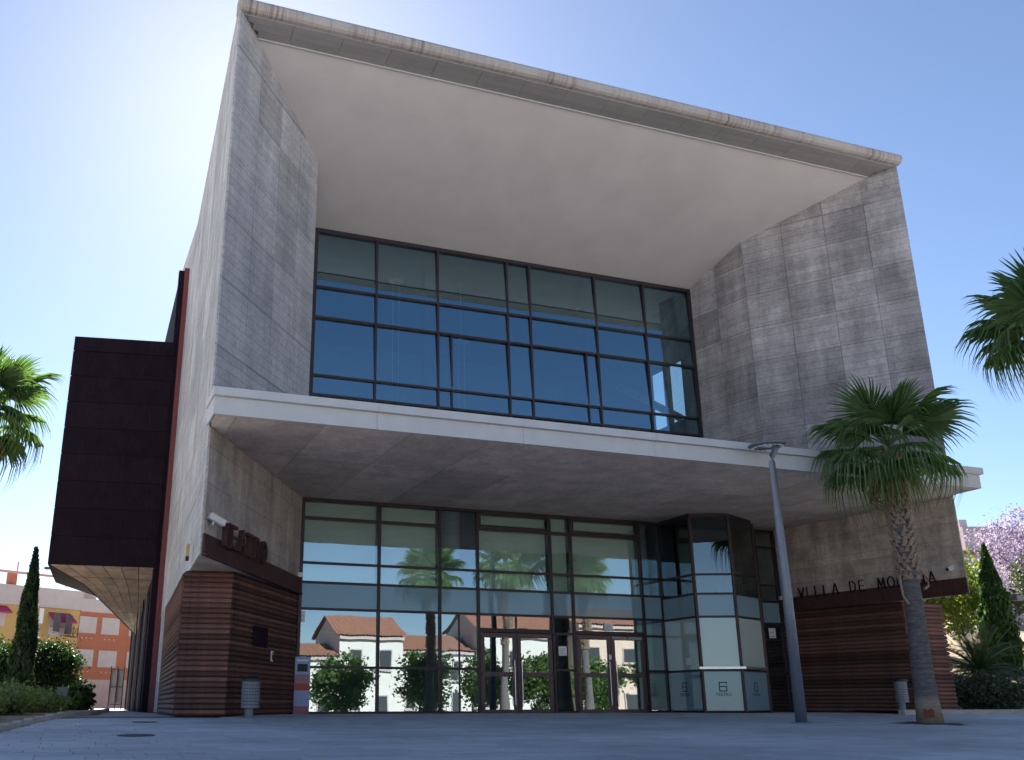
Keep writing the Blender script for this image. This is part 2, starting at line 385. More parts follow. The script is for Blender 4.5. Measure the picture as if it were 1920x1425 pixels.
tag(add('pier_apron', [(24.95, 24.95, .085), (46, 24.95, .085), (46, 27.5, .085), (24.95, 27.5, .085)], [(0, 1, 2, 3)], M_PAVE), kind='structure')
# earth bank on the right
bx_ = [28.5, 31, 36, 44, 56, 80, 140]; by_ = [26.0, 28, 31, 36, 44, 60, 90, 160]
def bz(x, y): return max(.06, min(1, (x-28.5)/6)*max(0, (y-27.4))*.20 + (.06*math.sin(x*1.3)*math.sin(y*.9)))
bvv = [(x, y, bz(x, y)) for y in by_ for x in bx_]; n_ = len(bx_)
tag(add('earth_bank', bvv, [(j*n_+i, j*n_+i+1, (j+1)*n_+i+1, (j+1)*n_+i) for j in range(len(by_)-1) for i in range(n_-1)], M_SOIL), kind='structure')

# ------------------------------------------------------------------ theatre
TH = empty('theatre_building', (14.5, 26, 0), 'large concrete theatre with deep framed porch, glazed front and rusted steel piers', 'theatre')
TL = (2.95, 22.6); GL = (6.95, 30.0); TR = (26.2, 22.7); GR = (25.15, 30.0)
LB = (3.9, 40.0); FL = (6.38, 27.3); FR = (22.9, 27.3); UL = (7.0, 30.0); UR = (22.36, 30.0); ZT = 18.6; ZB = 3.5; CZ = 6.5

def panels(parent, a, b, us, zs, mat, side, name='concrete_panel', th=.024, gap=.016, skip=None, zfun=None):
    """panels standing on the vertical plane a->b; us fractions in metres; side=+1 panels proud to the left of a->b"""
    a = Vector((a[0], a[1], 0)); b = Vector((b[0], b[1], 0)); d = (b-a); L = d.length; d.normalize()
    rz = math.atan2(d.y, d.x)
    y0, y1 = (0.0, th*side) if side > 0 else (th*side, 0.0)
    for i in range(len(us)-1):
        for j in range(len(zs)-1):
            if skip and skip(i, j): continue
            t_ = random.uniform(-.004, .004)
            yy0, yy1 = (y0, y1+t_) if side > 0 else (y0+t_, y1)
            add(name, bv(us[i]+gap/2, us[i+1]-gap/2, yy0, yy1, zs[j]+gap/2, zs[j+1]-gap/2), BF, mat, parent, (a.x, a.y, 0), rz)
def ulist(a, b, n): 
    L = math.dist(a, b); return [L*k/n for k in range(n+1)]

# left wall
lw = MB().prism([TL, FL, UL, (7.0, 31.0), (6.9, 40), LB], 6.97, 18.61).build('left_wall', M_CON, TH)
MB().prism([TL, GL, (6.95, 35.6), (5.2, 40), LB], ZB, 6.969).build('wall_underbody', M_CONW, lw)
LL = math.dist(TL, GL); LU = math.dist(TL, FL)
panels(lw, TL, FL, [0, 1.5, 2.95, 4.4, LU], [7.05, 8.55, 10.35, 12.15, 13.95, 15.75, 17.2, 18.6], M_CON, -1)
panels(lw, TL, GL, [0, 2.1, 4.2, 6.3, LL], [3.5, CZ-.01], M_CONW, -1)
LO = math.dist(TL, LB)
panels(lw, TL, LB, [0, 2.4, 5, 7.5, 10, 12.5, 15, LO], [3.5, 5.2, 6.9, 8.6, 10.3, 12.0, 13.7, 15.4, 17.1, 18.6], M_CONO, 1)
# tie holes in the outer face
mb = MB(); dO = (Vector(LB)-Vector(TL)).normalized(); nO = Vector((-dO.y, dO.x))
for j in range(9):
    for i in range(14):
        if random.random() < .55:
            p = Vector(TL)+dO*(.7+i*1.25)+nO*.024; z = 4.3+j*1.7+random.choice((0, .05))
            mb.raw([(p.x-dO.x*.04, p.y-dO.y*.04, z-.03), (p.x+dO.x*.04, p.y+dO.y*.04, z-.03), (p.x+dO.x*.04, p.y+dO.y*.04, z+.03), (p.x-dO.x*.04, p.y-dO.y*.04, z+.03)], [(0, 1, 2, 3)])
tag(mb.build('tie_hole', M_BLACK, lw), kind='stuff')
MB().prism([(3.62, 35.0), (LB[0], 40), (4.6, 40), (4.3, 35)], 0, ZB).build('wall_foot', M_CONO, TH)
# right wall
rw = MB().prism([TR, (28.4, 34.9), (26.9, 34.9), (25.2, 30.5), (22.36, 30.5), UR, FR], 6.97, 18.61).build('right_wall', M_CONR, TH)
MB().prism([TR, (28.4, 34.9), (25.95, 34.9), GR], ZB, 6.969).build('wall_underbody', M_CONW, rw)
RL = math.dist(GR, TR); RU = math.dist(FR, TR); ZR = [7.05, 8.2, 9.5, 10.8, 12.1, 13.4, 14.7, 16.0, 17.2, 18.6]
panels(rw, FR, TR, [0, 1.5, 3.0, 4.4, RU], ZR, M_CONR, -1)
panels(rw, UR, FR, [0, 1.35, math.dist(UR, FR)], ZR, M_CONR, -1)
panels(rw, GR, TR, [0, 1.9, 3.75, 5.6, RL], [3.5, 4.95, 5.7, CZ-.01], M_CONT, -1)

# roof
rf = MB().prism([TL, TR, (28.4, 34.9), (29, 46), (5.6, 46), (5.6, 40.0), LB], 18.62, 18.73).build('roof_slab', M_CONO, TH)
sv_ = [(3.3, 23.40, 18.24), (25.95, 23.40, 18.24), (22.6, 30.1, 15.98), (6.8, 30.1, 15.98)]
sof = add('upper_soffit', sv_+[(a, b, c+.05) for a, b, c in sv_], [(0, 3, 2, 1), (4, 5, 6, 7), (0, 1, 5, 4), (1, 2, 6, 5), (2, 3, 7, 6), (3, 0, 4, 7)], M_SOFF, TH)
lip = MB().box(3.06, 26.1, 22.72, 23.40, 18.32, 18.56).build('roof_lip', M_LIP, TH)
for k in range(16):
    for (ya, yb, za, zb) in ((22.70, 22.94, 18.31, 18.275), (22.94, 23.18, 18.275, 18.24), (23.18, 23.43, 18.24, 18.205)):
        xa = 3.06+k*1.44; xb = xa+1.44
        xa2 = max(xa, 2.95+(yb-22.6)*.73+.02); xb = min(xb, 26.2-(yb-22.7)*.717-.02)
        if xb > xa2: add('lip_panel', [(xa2+.006, ya+.004, za), (xb-.006, ya+.004, za), (xb-.006, yb-.004, zb), (xa2+.006, yb-.004, zb), (xa2+.006, ya+.004, za+.02), (xb-.006, ya+.004, za+.02), (xb-.006, yb-.004, zb+.02), (xa2+.006, yb-.004, zb+.02)], BF, M_LIP, lip)
box('lip_trim', 3.62, 25.6, 23.431, 23.47, 18.17, 18.235, M_WHITE, lip)
cop = box('roof_coping', 3.0, 26.15, 22.62, 22.9, 18.42, 18.70, M_COP, TH)
prof = [(22.95, 18.76)]+[(22.62+.19*math.sin(a)*-1, 18.55+.19*math.cos(a)) for a in [R(x) for x in (-10, 20, 50, 80, 110, 140, 170)]]+[(22.72, 18.36), (22.95, 18.36)]
ncp = 18; L = 23.34/ncp
for k in range(ncp):
    xa = 2.9+k*L+.004; xb = 2.9+(k+1)*L-.004; n = len(prof)
    v = [(xa, p[0], p[1]) for p in prof]+[(xb, p[0], p[1]) for p in prof]
    add('coping_piece', [(p[0], p[1]-22.6, p[2]-18.3) for p in v], [tuple(range(n)), tuple(reversed(range(n, 2*n)))]+[(i, i+n, (i+1) % n+n, (i+1) % n) for i in range(n)], M_COP, cop, (0, 22.6, 18.3))

# canopy between the floors
cn = MB().prism([(2.9, 21.55), (25.95, 21.55), (26.1, 22.65), GR, (25.0, 30.4), (7, 30.4), GL, (2.98, 22.65)], CZ+.02, 6.98).build('canopy_slab', M_CONS, TH)
xsC = [2.9]+[3.4+2.12*k for k in range(11)]+[26.3]
ysC = [21.6, 24.9, 30.0]
def xl(y): return max(2.92, 2.95+(y-22.6)*.5405)
def xr(y): return min(25.93 if y < 22.6 else 26.19-(y-22.7)*.1438, 26.15)
for i in range(len(xsC)-1):
    for j in range(2):
        ya, yb = ysC[j]+.010, ysC[j+1]-.010
        sub = [ya+(yb-ya)*k/6 for k in range(7)]
        lft = [(min(max(xsC[i]+.012, xl(y_)), xr(y_)), y_) for y_ in sub]; rgt = [(min(max(xsC[i+1]-.012, xl(y_)), xr(y_)), y_) for y_ in sub]
        if max(b[0]-a[0] for a, b in zip(lft, rgt)) < .05: continue
        dz = random.uniform(-.003, .003); v = [(p[0], p[1], CZ+dz) for p in lft+rgt]+[(p[0], p[1], CZ+.05) for p in lft+rgt]
        f = [(k, k+1, k+8, k+7) for k in range(6)]+[(k+14, k+21, k+22, k+15) for k in range(6)]+[(k, k+14, k+15, k+1) for k in range(6)]+[(k+7, k+8, k+22, k+21) for k in range(6)]+[(0, 7, 21, 14), (6, 20, 27, 13)]
        add('soffit_panel', v, f, M_CONS, cn)
xk = 2.86
for k in range(6):
    xe = min(xk+3.86, 25.98)
    box('fascia_board', xk+.004, xe-.004, 21.46, 21.56, 6.49, 6.90, M_WHITE, cn)
    box('fascia_cap', xk-.04 if k == 0 else xk+.003, xe+.04 if k == 5 else xe-.003, 21.33, 21.62, 6.905, 7.10, M_WHITE, cn); xk = xe
box('fascia_return', 2.82, 2.93, 21.57, 22.55, 6.905, 7.095, M_WHITE, cn)
box('fascia_return', 25.93, 26.04, 21.57, 22.60, 6.905, 7.095, M_WHITE, cn)
box('end_board', 2.86, 2.90, 21.57, 22.58, 6.49, 6.90, M_WHITE, cn); box('end_board', 25.94, 25.98, 21.57, 22.6, 6.49, 6.90, M_CONW, cn)

# steel beams above the piers
def beam(a, b, nm):
    a = Vector(a); b = Vector(b); d = (b-a).normalized(); n = Vector((d.y, -d.x))
    m = MB(); p = [a-d*.02+n*.025, b+n*.025, b+n*.085, a-d*.02+n*.085]
    m.prism([(q.x, q.y) for q in p], 3.47, 3.97)
    p = [a-d*.02+n*.085, b+n*.085, b+n*.14, a-d*.02+n*.14]; m.prism([(q.x, q.y) for q in p], 3.47, 3.52)
    m.build(nm, M_BEAM, TH)
beam(TL, GL, 'steel_beam'); beam(GR, TR, 'steel_beam')

# slatted piers
def slat_face(parent, a, b, n=27, z0=.02, z1=3.46, ext=.0):
    a = Vector((*a, 0)); b = Vector((*b, 0)); d = b-a; L = d.length; d.normalize(); rz = math.atan2(d.y, d.x); h = (z1-z0)/n
    pr = [(0.0, .006), (-.055, h*.30), (-.060, h*.48), (-.018, h*.92), (0, h-.004)]; m = len(pr)
    v = [(-ext, p[0], p[1]) for p in pr]+[(L+ext, p[0], p[1]) for p in pr]
    f = [tuple(reversed(range(m))), tuple(range(m, 2*m))]+[(i, (i+1) % m, (i+1) % m+m, i+m) for i in range(m)]
    me = mesh(v, f, M_SLAT)
    for k in range(n): addm('slat', me, parent, (a.x, a.y, z0+k*h), rz)
C1 = (2.99, 25.62); C2 = (4.16, 25.42)
lp = MB().prism([(3.02, 25.65), (4.15, 25.46), (6.9, 30.02), (6.9, 36), (3.62, 36)], 0, ZB-.005).build('left_pier', M_BEAM, TH)
slat_face(lp, C1, C2, ext=.012); slat_face(lp, C2, (6.9, 29.98)); slat_face(lp, (3.6, 34.98), C1)
RF = (26.25, 25.45)
rp = MB().prism([(25.16, 30.02), (26.27, 25.5), (28.0, 25.55), (28.6, 34.8), (25.2, 34.8)], 0, ZB-.005).build('right_pier', M_BEAM, TH)
slat_face(rp, (25.12, 29.98), RF); slat_face(rp, RF, (28.02, 25.52), ext=.012)
# access hatch and small sign on left pier
dP = (Vector((6.9, 29.98))-Vector(C2)).normalized(); rzP = math.atan2(dP.y, dP.x)
add('access_hatch', bv(1.55, 2.7, -.075, -.062, 1.74, 2.27), BF, M_COR, lp, (C2[0], C2[1], 0), rzP)
o = add('toilet_sign', bv(-.10, .10, -.012, 0, -.14, .14), BF, M_PAPER, None, (C2[0]+dP.x*3.1+dP.y*.066, C2[1]+dP.y*3.1-dP.x*.066, 1.55), rzP); tag(o, 'small white pictogram plate fixed on the dark slats of the left pier', 'sign')
add('pictogram', bv(-.05, .05, -.016, -.0125, -.10, .03), BF, M_INK, o, (C2[0]+dP.x*3.1+dP.y*.066, C2[1]+dP.y*3.1-dP.x*.066, 1.55), rzP)
add('pictogram', bv(-.03, .03, -.016, -.0125, .05, .10), BF, M_INK, o, (C2[0]+dP.x*3.1+dP.y*.066, C2[1]+dP.y*3.1-dP.x*.066, 1.55), rzP)

# ---- glazing helpers
def pane(parent, x0, x1, z0, z1, Y, mat, name='pane', frame=None, tilt=0.):
    c = ((x0+x1)/2, Y, (z0+z1)/2)
    frame = frame or parent
    o = add(name, bv(-(x1-x0)/2, (x1-x0)/2, -.008, .008, -(z1-z0)/2, (z1-z0)/2), BF, mat, parent, c)
    o.rotation_euler = (R(tilt+random.uniform(-.16, .16)), 0, R(random.uniform(-.2, .2))); return o
def vbar(parent, x, z0, z1, Y, w_=.07, d_=.14): return box('mullion', x-w_/2, x+w_/2, Y-d_/2, Y+d_/2, z0, z1, M_FRAME, parent)
def hbar(parent, x0, x1, z, Y, w_=.07, d_=.11): return box('transom', x0, x1, Y-d_/2, Y+d_/2, z-w_/2, z+w_/2, M_FRAME, parent)

# ---- upper glazing
UY = 30.0
ug = MB().box(7.0, 22.36, UY-.07, UY+.07, 15.86, 15.985).box(7.0, 22.3, UY-.07, UY+.07, 7.0, 7.2).box(22.22, 22.36, UY-.075, UY+.075, 7.2, 15.86).box(7.0, 7.14, UY-.075, UY+.075, 7.2, 15.86).build('upper_glazing', M_FRAME, TH)
ux = [7.10, 9.28, 11.57, 14.30, 15.22, 17.99, 20.15, 22.26]; uz = [7.2, 8.3, 9.25, 9.95, 10.62, 12.69, 13.80, 15.9]
for i, x in enumerate(ux[1:-1]): vbar(ug, x, 7.2, 15.86, UY, .075, .15)
for x in (12.08, 17.48): vbar(ug, x, 7.2, 12.66, UY, .06, .12)
for i in range(len(ux)-1):
    for z in uz[1:-1]: hbar(ug, ux[i]+.038, ux[i+1]-.038, z, UY, .065, .15)
    for j in range(len(uz)-1):
        xa, xb = ux[i]+.025, ux[i+1]-.025; cuts = [xa, xb]
        if j < 5:
            for xc in (12.08, 17.48):
                if xa < xc < xb: cuts = [xa, xc, xb]
        for a, b in zip(cuts, cuts[1:]): pane(ug, a, b, uz[j]+.02, uz[j+1]-.02, UY, M_GLU, tilt=-3.0)
# upper hall behind it
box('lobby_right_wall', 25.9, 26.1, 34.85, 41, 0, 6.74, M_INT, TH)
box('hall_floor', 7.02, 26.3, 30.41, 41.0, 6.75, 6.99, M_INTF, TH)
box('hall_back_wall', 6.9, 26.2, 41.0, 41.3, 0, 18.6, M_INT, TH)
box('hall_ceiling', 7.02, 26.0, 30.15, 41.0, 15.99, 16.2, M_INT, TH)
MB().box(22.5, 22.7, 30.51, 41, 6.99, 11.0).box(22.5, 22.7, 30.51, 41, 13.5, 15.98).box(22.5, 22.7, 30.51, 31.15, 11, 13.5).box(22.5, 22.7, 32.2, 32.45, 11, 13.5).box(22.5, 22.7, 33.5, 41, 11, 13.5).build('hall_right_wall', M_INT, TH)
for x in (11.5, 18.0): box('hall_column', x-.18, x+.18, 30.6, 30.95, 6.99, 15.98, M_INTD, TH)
MB().bar((22.2, 31.0, 10.9), (22.2, 35.5, 13.6), .3, .08, (1, 0, 0)).build('stair_balustrade', M_PAPER, TH)
for (x, y_, zt, lb) in ((10.85, 32.5, 15.6, 'pendant lamp hanging on rods behind the upper left panes'), (13.5, 32.5, 13.5, 'pendant lamp hanging lower behind the middle upper panes'), (18.9, 32.5, 15.6, 'pendant lamp hanging on rods behind the upper right panes')):
    e = empty('pendant_lamp', (x, y_, 16.0), lb, 'lamp', 'pendant lamps in the upper hall')
    for s in (-.12, .12): MB().tube([(s, 0, zt-16.0), (s, 0, -6.0)], .012, 5).build('rod', M_PAPER, e, (x, y_, 16.0))
    m = MB(); m.tube([(0, 0, zt-16.0), (0, 0, zt-16.0+.1)], [.30, .16], 16); m.build('canopy_disc', M_PAPER, e, (x, y_, 16.0), smooth=False)
    MB().tube([(0, 0, zt-16.0+.1), (0, 0, 0)], .015, 5).build('stem', M_PAPER, e, (x, y_, 16.0))
    m = MB(); m.tube([(0, 0, -6.6), (0, 0, -6.0)], .18, 14); m.build('lamp_shade', M_PAPER, e, (x, y_, 16.0))

# ---- lower glazing
GY = 30.0
lg = box('lower_glazing', 6.95, 20.0, GY-.07, GY+.07, 6.40, 6.495, M_FRAME, TH)
for (a, b, c, d) in ((6.95, 12.95, 0, .05), (23.35, 25.12, 6.40, 6.495), (23.35, 25.12, 0, .05)): box('frame_rail', a, b, GY-.07, GY+.07, c, d, M_FRAME, lg)
lx = [6.95, 9.53, 11.6, 12.95, 15.65, 16.45, 19.2, 20.0]; lz = [.05, 1.34, 3.06, 3.86, 4.46, 5.86, 6.40]
def lmat(z0, z1): return M_GLF if abs(z0-3.06) < .01 else M_GLL
for i, x in enumerate(lx): vbar(lg, x+(.05 if i == 0 else 0), 0.0 if i in (3, 4, 5, 6) else .05, 6.40, GY, .10 if i in (0, 7) else .085, .15)
for i in range(7):
    a, b = lx[i]+.03, lx[i+1]-.03; rows = list(lz)
    if i in (2, 6): rows.remove(5.86)
    if i in (3, 5): rows = [2.56]+rows[2:]
    if i in (4, 6): rows = rows[:2]+[2.5]+rows[2:]
    for z in rows[1:-1]: hbar(lg, a+.013, b-.013, z, GY, .075 if z != 5.86 else .10)
    if i in (3, 5): hbar(lg, a+.013, b-.013, 2.56, GY, .12, .14)
    if i == 4 or i == 6: box('sill', a+.013, b-.013, GY-.06, GY+.06, 0, .05, M_FRAME, lg)
    if i in (0, 1):
        pass
    for z0, z1 in zip(rows, rows[1:]): pane(lg, a, b, z0+.015, z1-.015, GY, lmat(z0, z1))
vbar(lg, 12.27, .05, 3.02, GY, .045, .08)
vbar(lg, 14.3, 2.6, 3.02, GY, .05, .08)
# right strip beyond the bay
rx = [23.35, 24.2, 25.08]; rzs = [.05, 1.32, 2.5, 3.06, 3.84, 4.44, 5.84, 6.40]
for x in rx: vbar(lg, x, .05, 6.40, GY, .09, .15)
for i in range(2):
    for z in rzs[1:-1]: hbar(lg, rx[i]+.045, rx[i+1]-.045, z, GY)
    for z0, z1 in zip(rzs, rzs[1:]): pane(lg, rx[i]+.03, rx[i+1]-.03, z0+.015, z1-.015, GY, M_GLF if abs(z0-3.06) < .01 else M_GLL)
# doors (two pairs)
for (xa, xb) in ((13.0, 14.3), (14.3, 15.6), (16.5, 17.83), (17.83, 19.15)):
    e = bpy.data.objects.new('door', None); put(e, TH, ((xa+xb)/2, GY, 0))
    xa += .01; xb -= .01; fw = .13
    for (p, q, r_, s) in ((xa, xa+fw, .01, 2.48), (xb-fw, xb, .01, 2.48), (xa+fw, xb-fw, .01, .11), (xa+fw, xb-fw, 2.34, 2.48), (xa+fw, xb-fw, 1.12, 1.26)):
        box('stile' if s-r_ > 2 else 'rail', p, q, GY-.045, GY+.045, r_, s, M_DOORF, e)
    pane(e, xa+fw-.01, xb-fw+.01, .10, 1.13, GY, M_GLL); pane(e, xa+fw-.01, xb-fw+.01, 1.25, 2.35, GY, M_GLL)
    right = xa in (14.31, 17.84); hx = xa+.12 if right else xb-.12
    MB().tube([(hx, GY-.05, .2), (hx, GY-.11, .24), (hx, GY-.11, 1.62), (hx, GY-.05, 1.66)], .014, 8).build('handle', M_STEEL, e)
    hx = xb-.02 if right else xa+.02
    for z in (.15, 1.2, 2.35): box('hinge', hx-.03, hx+.03, GY-.065, GY-.046, z-.06, z+.06, M_BLACK, e)
# lobby interior
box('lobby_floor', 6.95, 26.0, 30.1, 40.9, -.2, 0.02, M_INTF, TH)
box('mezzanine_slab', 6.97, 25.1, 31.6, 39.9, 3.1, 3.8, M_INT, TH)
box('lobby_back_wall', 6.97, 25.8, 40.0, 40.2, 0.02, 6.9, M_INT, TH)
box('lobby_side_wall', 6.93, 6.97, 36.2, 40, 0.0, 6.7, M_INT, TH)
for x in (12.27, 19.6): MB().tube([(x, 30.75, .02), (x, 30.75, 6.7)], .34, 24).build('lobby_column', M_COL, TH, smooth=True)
for i in (0, 1, 3, 4, 5):
    b_ = box('roller_blind', lx[i]+.06, lx[i+1]-.06, 30.22, 30.235, 3.9, 6.4, M_BLIND, TH)
# openable vents with latches over the doors
for i in (3, 5):
    a, b = lx[i]+.05, lx[i+1]-.05
    MB().box(a, a+.06, 29.90, 29.925, 5.93, 6.37).box(b-.06, b, 29.90, 29.925, 5.93, 6.37).box(a+.06, b-.06, 29.90, 29.925, 6.31, 6.37).box(a+.06, b-.06, 29.90, 29.925, 5.93, 5.99).build('vent_frame', M_FRAME, TH)
# ---- bay window
BP = [(20.0, 30.0), (20.04, 28.07), (21.22, 27.55), (22.92, 28.45), (23.33, 30.0)]
bw = MB().prism([(p[0], p[1]) for p in BP], 6.36, 6.49).build('bay_window', M_FRAME, TH)
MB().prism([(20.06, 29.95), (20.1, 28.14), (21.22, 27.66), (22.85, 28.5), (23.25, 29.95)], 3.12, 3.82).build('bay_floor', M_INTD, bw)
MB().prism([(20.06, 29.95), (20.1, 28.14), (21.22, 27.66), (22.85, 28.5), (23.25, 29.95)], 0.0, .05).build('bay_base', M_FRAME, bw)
bzr = [.05, 1.32, 3.03, 3.78, 4.42, 6.36]; bmat = [M_GLF, M_GLB, M_GLF, M_GLD, M_GLD]
for k in range(4):
    a = Vector(BP[k]); b = Vector(BP[k+1]); d = b-a; L = d.length; d.normalize(); rz = math.atan2(d.y, d.x)
    for z in bzr[1:-1]: add('transom', bv(.035, L-.035, -.035, .035, z-.035, z+.035), BF, M_FRAME, bw, (a.x, a.y, 0), rz)
    for j in range(5): add('pane', bv(.03, L-.03, -.008, .008, bzr[j]+.02, bzr[j+1]-.02), BF, bmat[j], bw, (a.x, a.y, 0), rz+R(random.uniform(-.1, .1)))
for k in (1, 2, 3): box('mullion', BP[k][0]-.045, BP[k][0]+.045, BP[k][1]-.045, BP[k][1]+.045, .0, 6.36, M_FRAME, bw)
dl = [(19.93, 28.02), (21.22, 27.30), (22.6, 28.02), (22.45, 28.15), (21.22, 27.50), (20.02, 28.05)]
MB().prism(dl, 1.36, 1.43).build('counter_ledge', M_STEEL, bw)

# stroke letters
SF = {'T': [(0, 1, 1, 1), (.5, 0, .5, 1)], 'E': [(0, 0, 0, 1), (0, 1, .8, 1), (0, .5, .65, .5), (0, 0, .8, 0)], 'A': [(0, 0, .5, 1), (.5, 1, 1, 0), (.2, .38, .8, .38)],
      'R': [(0, 0, 0, 1), (0, 1, .6, 1), (.6, 1, .78, .78), (.78, .78, .6, .52), (.6, .52, 0, .52), (.45, .52, .85, 0)], 'O': [(.5+.5*math.cos(a), .5+.5*math.sin(a), .5+.5*math.cos(a+math.pi/6), .5+.5*math.sin(a+math.pi/6)) for a in [k*math.pi/6 for k in range(12)]],
      'V': [(0, 1, .5, 0), (.5, 0, 1, 1)], 'I': [(.1, 0, .1, 1)], 'L': [(0, 0, 0, 1), (0, 0, .7, 0)], 'D': [(0, 0, 0, 1), (0, 1, .5, 1), (.5, 1, .85, .7), (.85, .7, .85, .3), (.85, .3, .5, 0), (.5, 0, 0, 0)],
      'M': [(0, 0, .1, 1), (.1, 1, .5, .2), (.5, .2, .9, 1), (.9, 1, 1, 0)], 'N': [(0, 0, 0, 1), (0, 1, .85, 0), (.85, 0, .85, 1)]}
def letter_mb(ch, h, wd, sw_, dp, yo=0):
    m = MB()
    for (x0, z0, x1, z1) in SF[ch]:
        a = Vector((x0*wd, yo, z0*h)); b = Vector((x1*wd, yo, z1*h)); t_ = (b-a).normalized()*sw_*.35
        m.bar(a-t_, b+t_, sw_, dp, (0, 1, 0))
    return m
def lettering(text, a, b, s0, s1, z, h, sw_, dp, stand, wdf, label, mat):
    a = Vector((*a, 0)); d = (Vector((*b, 0))-a).normalized(); n = Vector((d.y, -d.x, 0)); rz = math.atan2(d.y, d.x)
    p0 = a+d*s0+n*stand
    e = empty('sign_lettering', (p0.x, p0.y, z), label, 'sign')
    adv = (s1-s0)/len(text)
    for i, ch in enumerate(text):
        if ch == ' ': continue
        wd = adv*wdf*(1 if ch not in 'I' else .5); p = p0+d*(adv*i)
        m = letter_mb(ch, h, wd, sw_, dp)
        m.build('letter', mat, e, (p.x, p.y, z), rz)
        for sx in (.15, wd*.8): pass
lettering('TEATRO', TL, GL, .75, 4.35, 3.86, .50, .075, .13, .20, .74, 'rusted steel letters spelling TEATRO standing on the left beam', M_BEAM)
lettering('VILLA DE MOLINA', GR, TR, 1.0, 6.55, 3.90, .36, .021, .055, .16, .66, 'thin dark letters spelling VILLA DE MOLINA on the right beam', M_COR)
def text_mesh(s, size, mat, ext=.001):
    c = bpy.data.curves.new('txt', 'FONT'); c.body = s; c.size = size; c.extrude = ext; c.align_x = 'CENTER'
    o = bpy.data.objects.new('txt', c); col.objects.link(o); dg = bpy.context.evaluated_depsgraph_get()
    me = bpy.data.meshes.new_from_object(o.evaluated_get(dg)); bpy.data.objects.remove(o); me.materials.clear(); me.materials.append(mat); return me
def text_obj(name, s, size, mat, parent, loc, rz=0):
    o = addm(name, text_mesh(s, size, mat), parent, loc); o.rotation_euler = (R(90), 0, rz); return o
text_obj('door_lettering', 'ENTRADA OFICINAS', .125, M_LETW, TH, (18.46, GY-.05, 2.365))
# theatre emblems on the bay's lower panes
for k, u in ((0, .95), (1, .64), (2, .95)):
    a = Vector(BP[k]); b = Vector(BP[k+1]); d = (b-a).normalized(); rz = math.atan2(d.y, d.x); n = Vector((d.y, -d.x)); p = a+d*u+n*.014
    m = MB(); m.box(-.13, -.10, -.003, .003, 0, .30).box(-.10, .13, -.003, .003, 0, .03).box(.10, .13, -.003, .003, .03, .17).box(-.10, .10, -.003, .003, .14, .17).box(-.10, .13, -.003, .003, .27, .30).box(.10, .13, -.003, .003, .22, .27)
    m.build('emblem', M_INK, bw, (p.x, p.y, .66), rz)
    text_obj('emblem_lettering', 'TEATRO', .14, M_INK, bw, (p.x, p.y, .52), rz)
# chairs upstairs in the bay
def chair(x, y_, z, rz, label):
    e = empty('chair', (x, y_, z), label, 'chair', 'white chairs in the bay window', rz)
    m = MB().box(-.21, .21, -.2, .2, .43, .46); o = m.build('seat', M_PAPER, e, (x, y_, z)); 
    m = MB().box(-.21, .21, .19, .215, .55, .80); m.build('backrest', M_PAPER, e, (x, y_, z))
    for sx in (-.19, .19):
        for sy in (-.18, .2): MB().tube([(sx*1.1, sy*1.15, 0), (sx, sy, .43 if sy < 0 else .78)], .012, 6).build('leg', M_STEEL, e, (x, y_, z))
chair(20.45, 28.75, 3.82, R(70), 'white chair with steel legs upstairs behind the left bay pane')
chair(21.95, 28.45, 3.82, R(-50), 'white chair with steel legs upstairs behind the right bay pane')

# corten side volume on the left
CY = 40.0
sv = MB().raw([(-.44, CY, 5.32), (3.55, CY, 5.36), (4.2, CY+18, 5.3), (-.1, CY+6, 5.3), (-.40, CY, 14.55), (3.55, CY, 14.8), (4.2, CY+18, 14.8), (-.1, CY+6, 14.6)], BF).build('side_volume', M_COR, TH)
def lerp(a, b, t_): return a+(b-a)*t_
zr = [0]+[.055+.945*k/8 for k in range(9)]
zr = [0, .118, .236, .352, .468, .584, .70, .816, .932, 1.0]
for k in range(9):
    a, b = zr[k], zr[k+1]
    zl0, zl1, zr0, zr1 = lerp(5.32, 14.55, a), lerp(5.32, 14.55, b), lerp(5.36, 14.8, a), lerp(5.36, 14.8, b)
    pr = CY-.02-.01*(k % 2)-(.03 if k == 8 else 0); g = .012
    v = [(-.45, pr, zl0+g), (3.52, pr, zr0+g), (3.52, CY-.002, zr0+g), (-.45, CY-.002, zl0+g), (-.45, pr, zl1-g), (3.52, pr, zr1-g), (3.52, CY-.002, zr1-g), (-.45, CY-.002, zl1-g)]
    add('cladding_panel', v, BF, M_COR, sv)
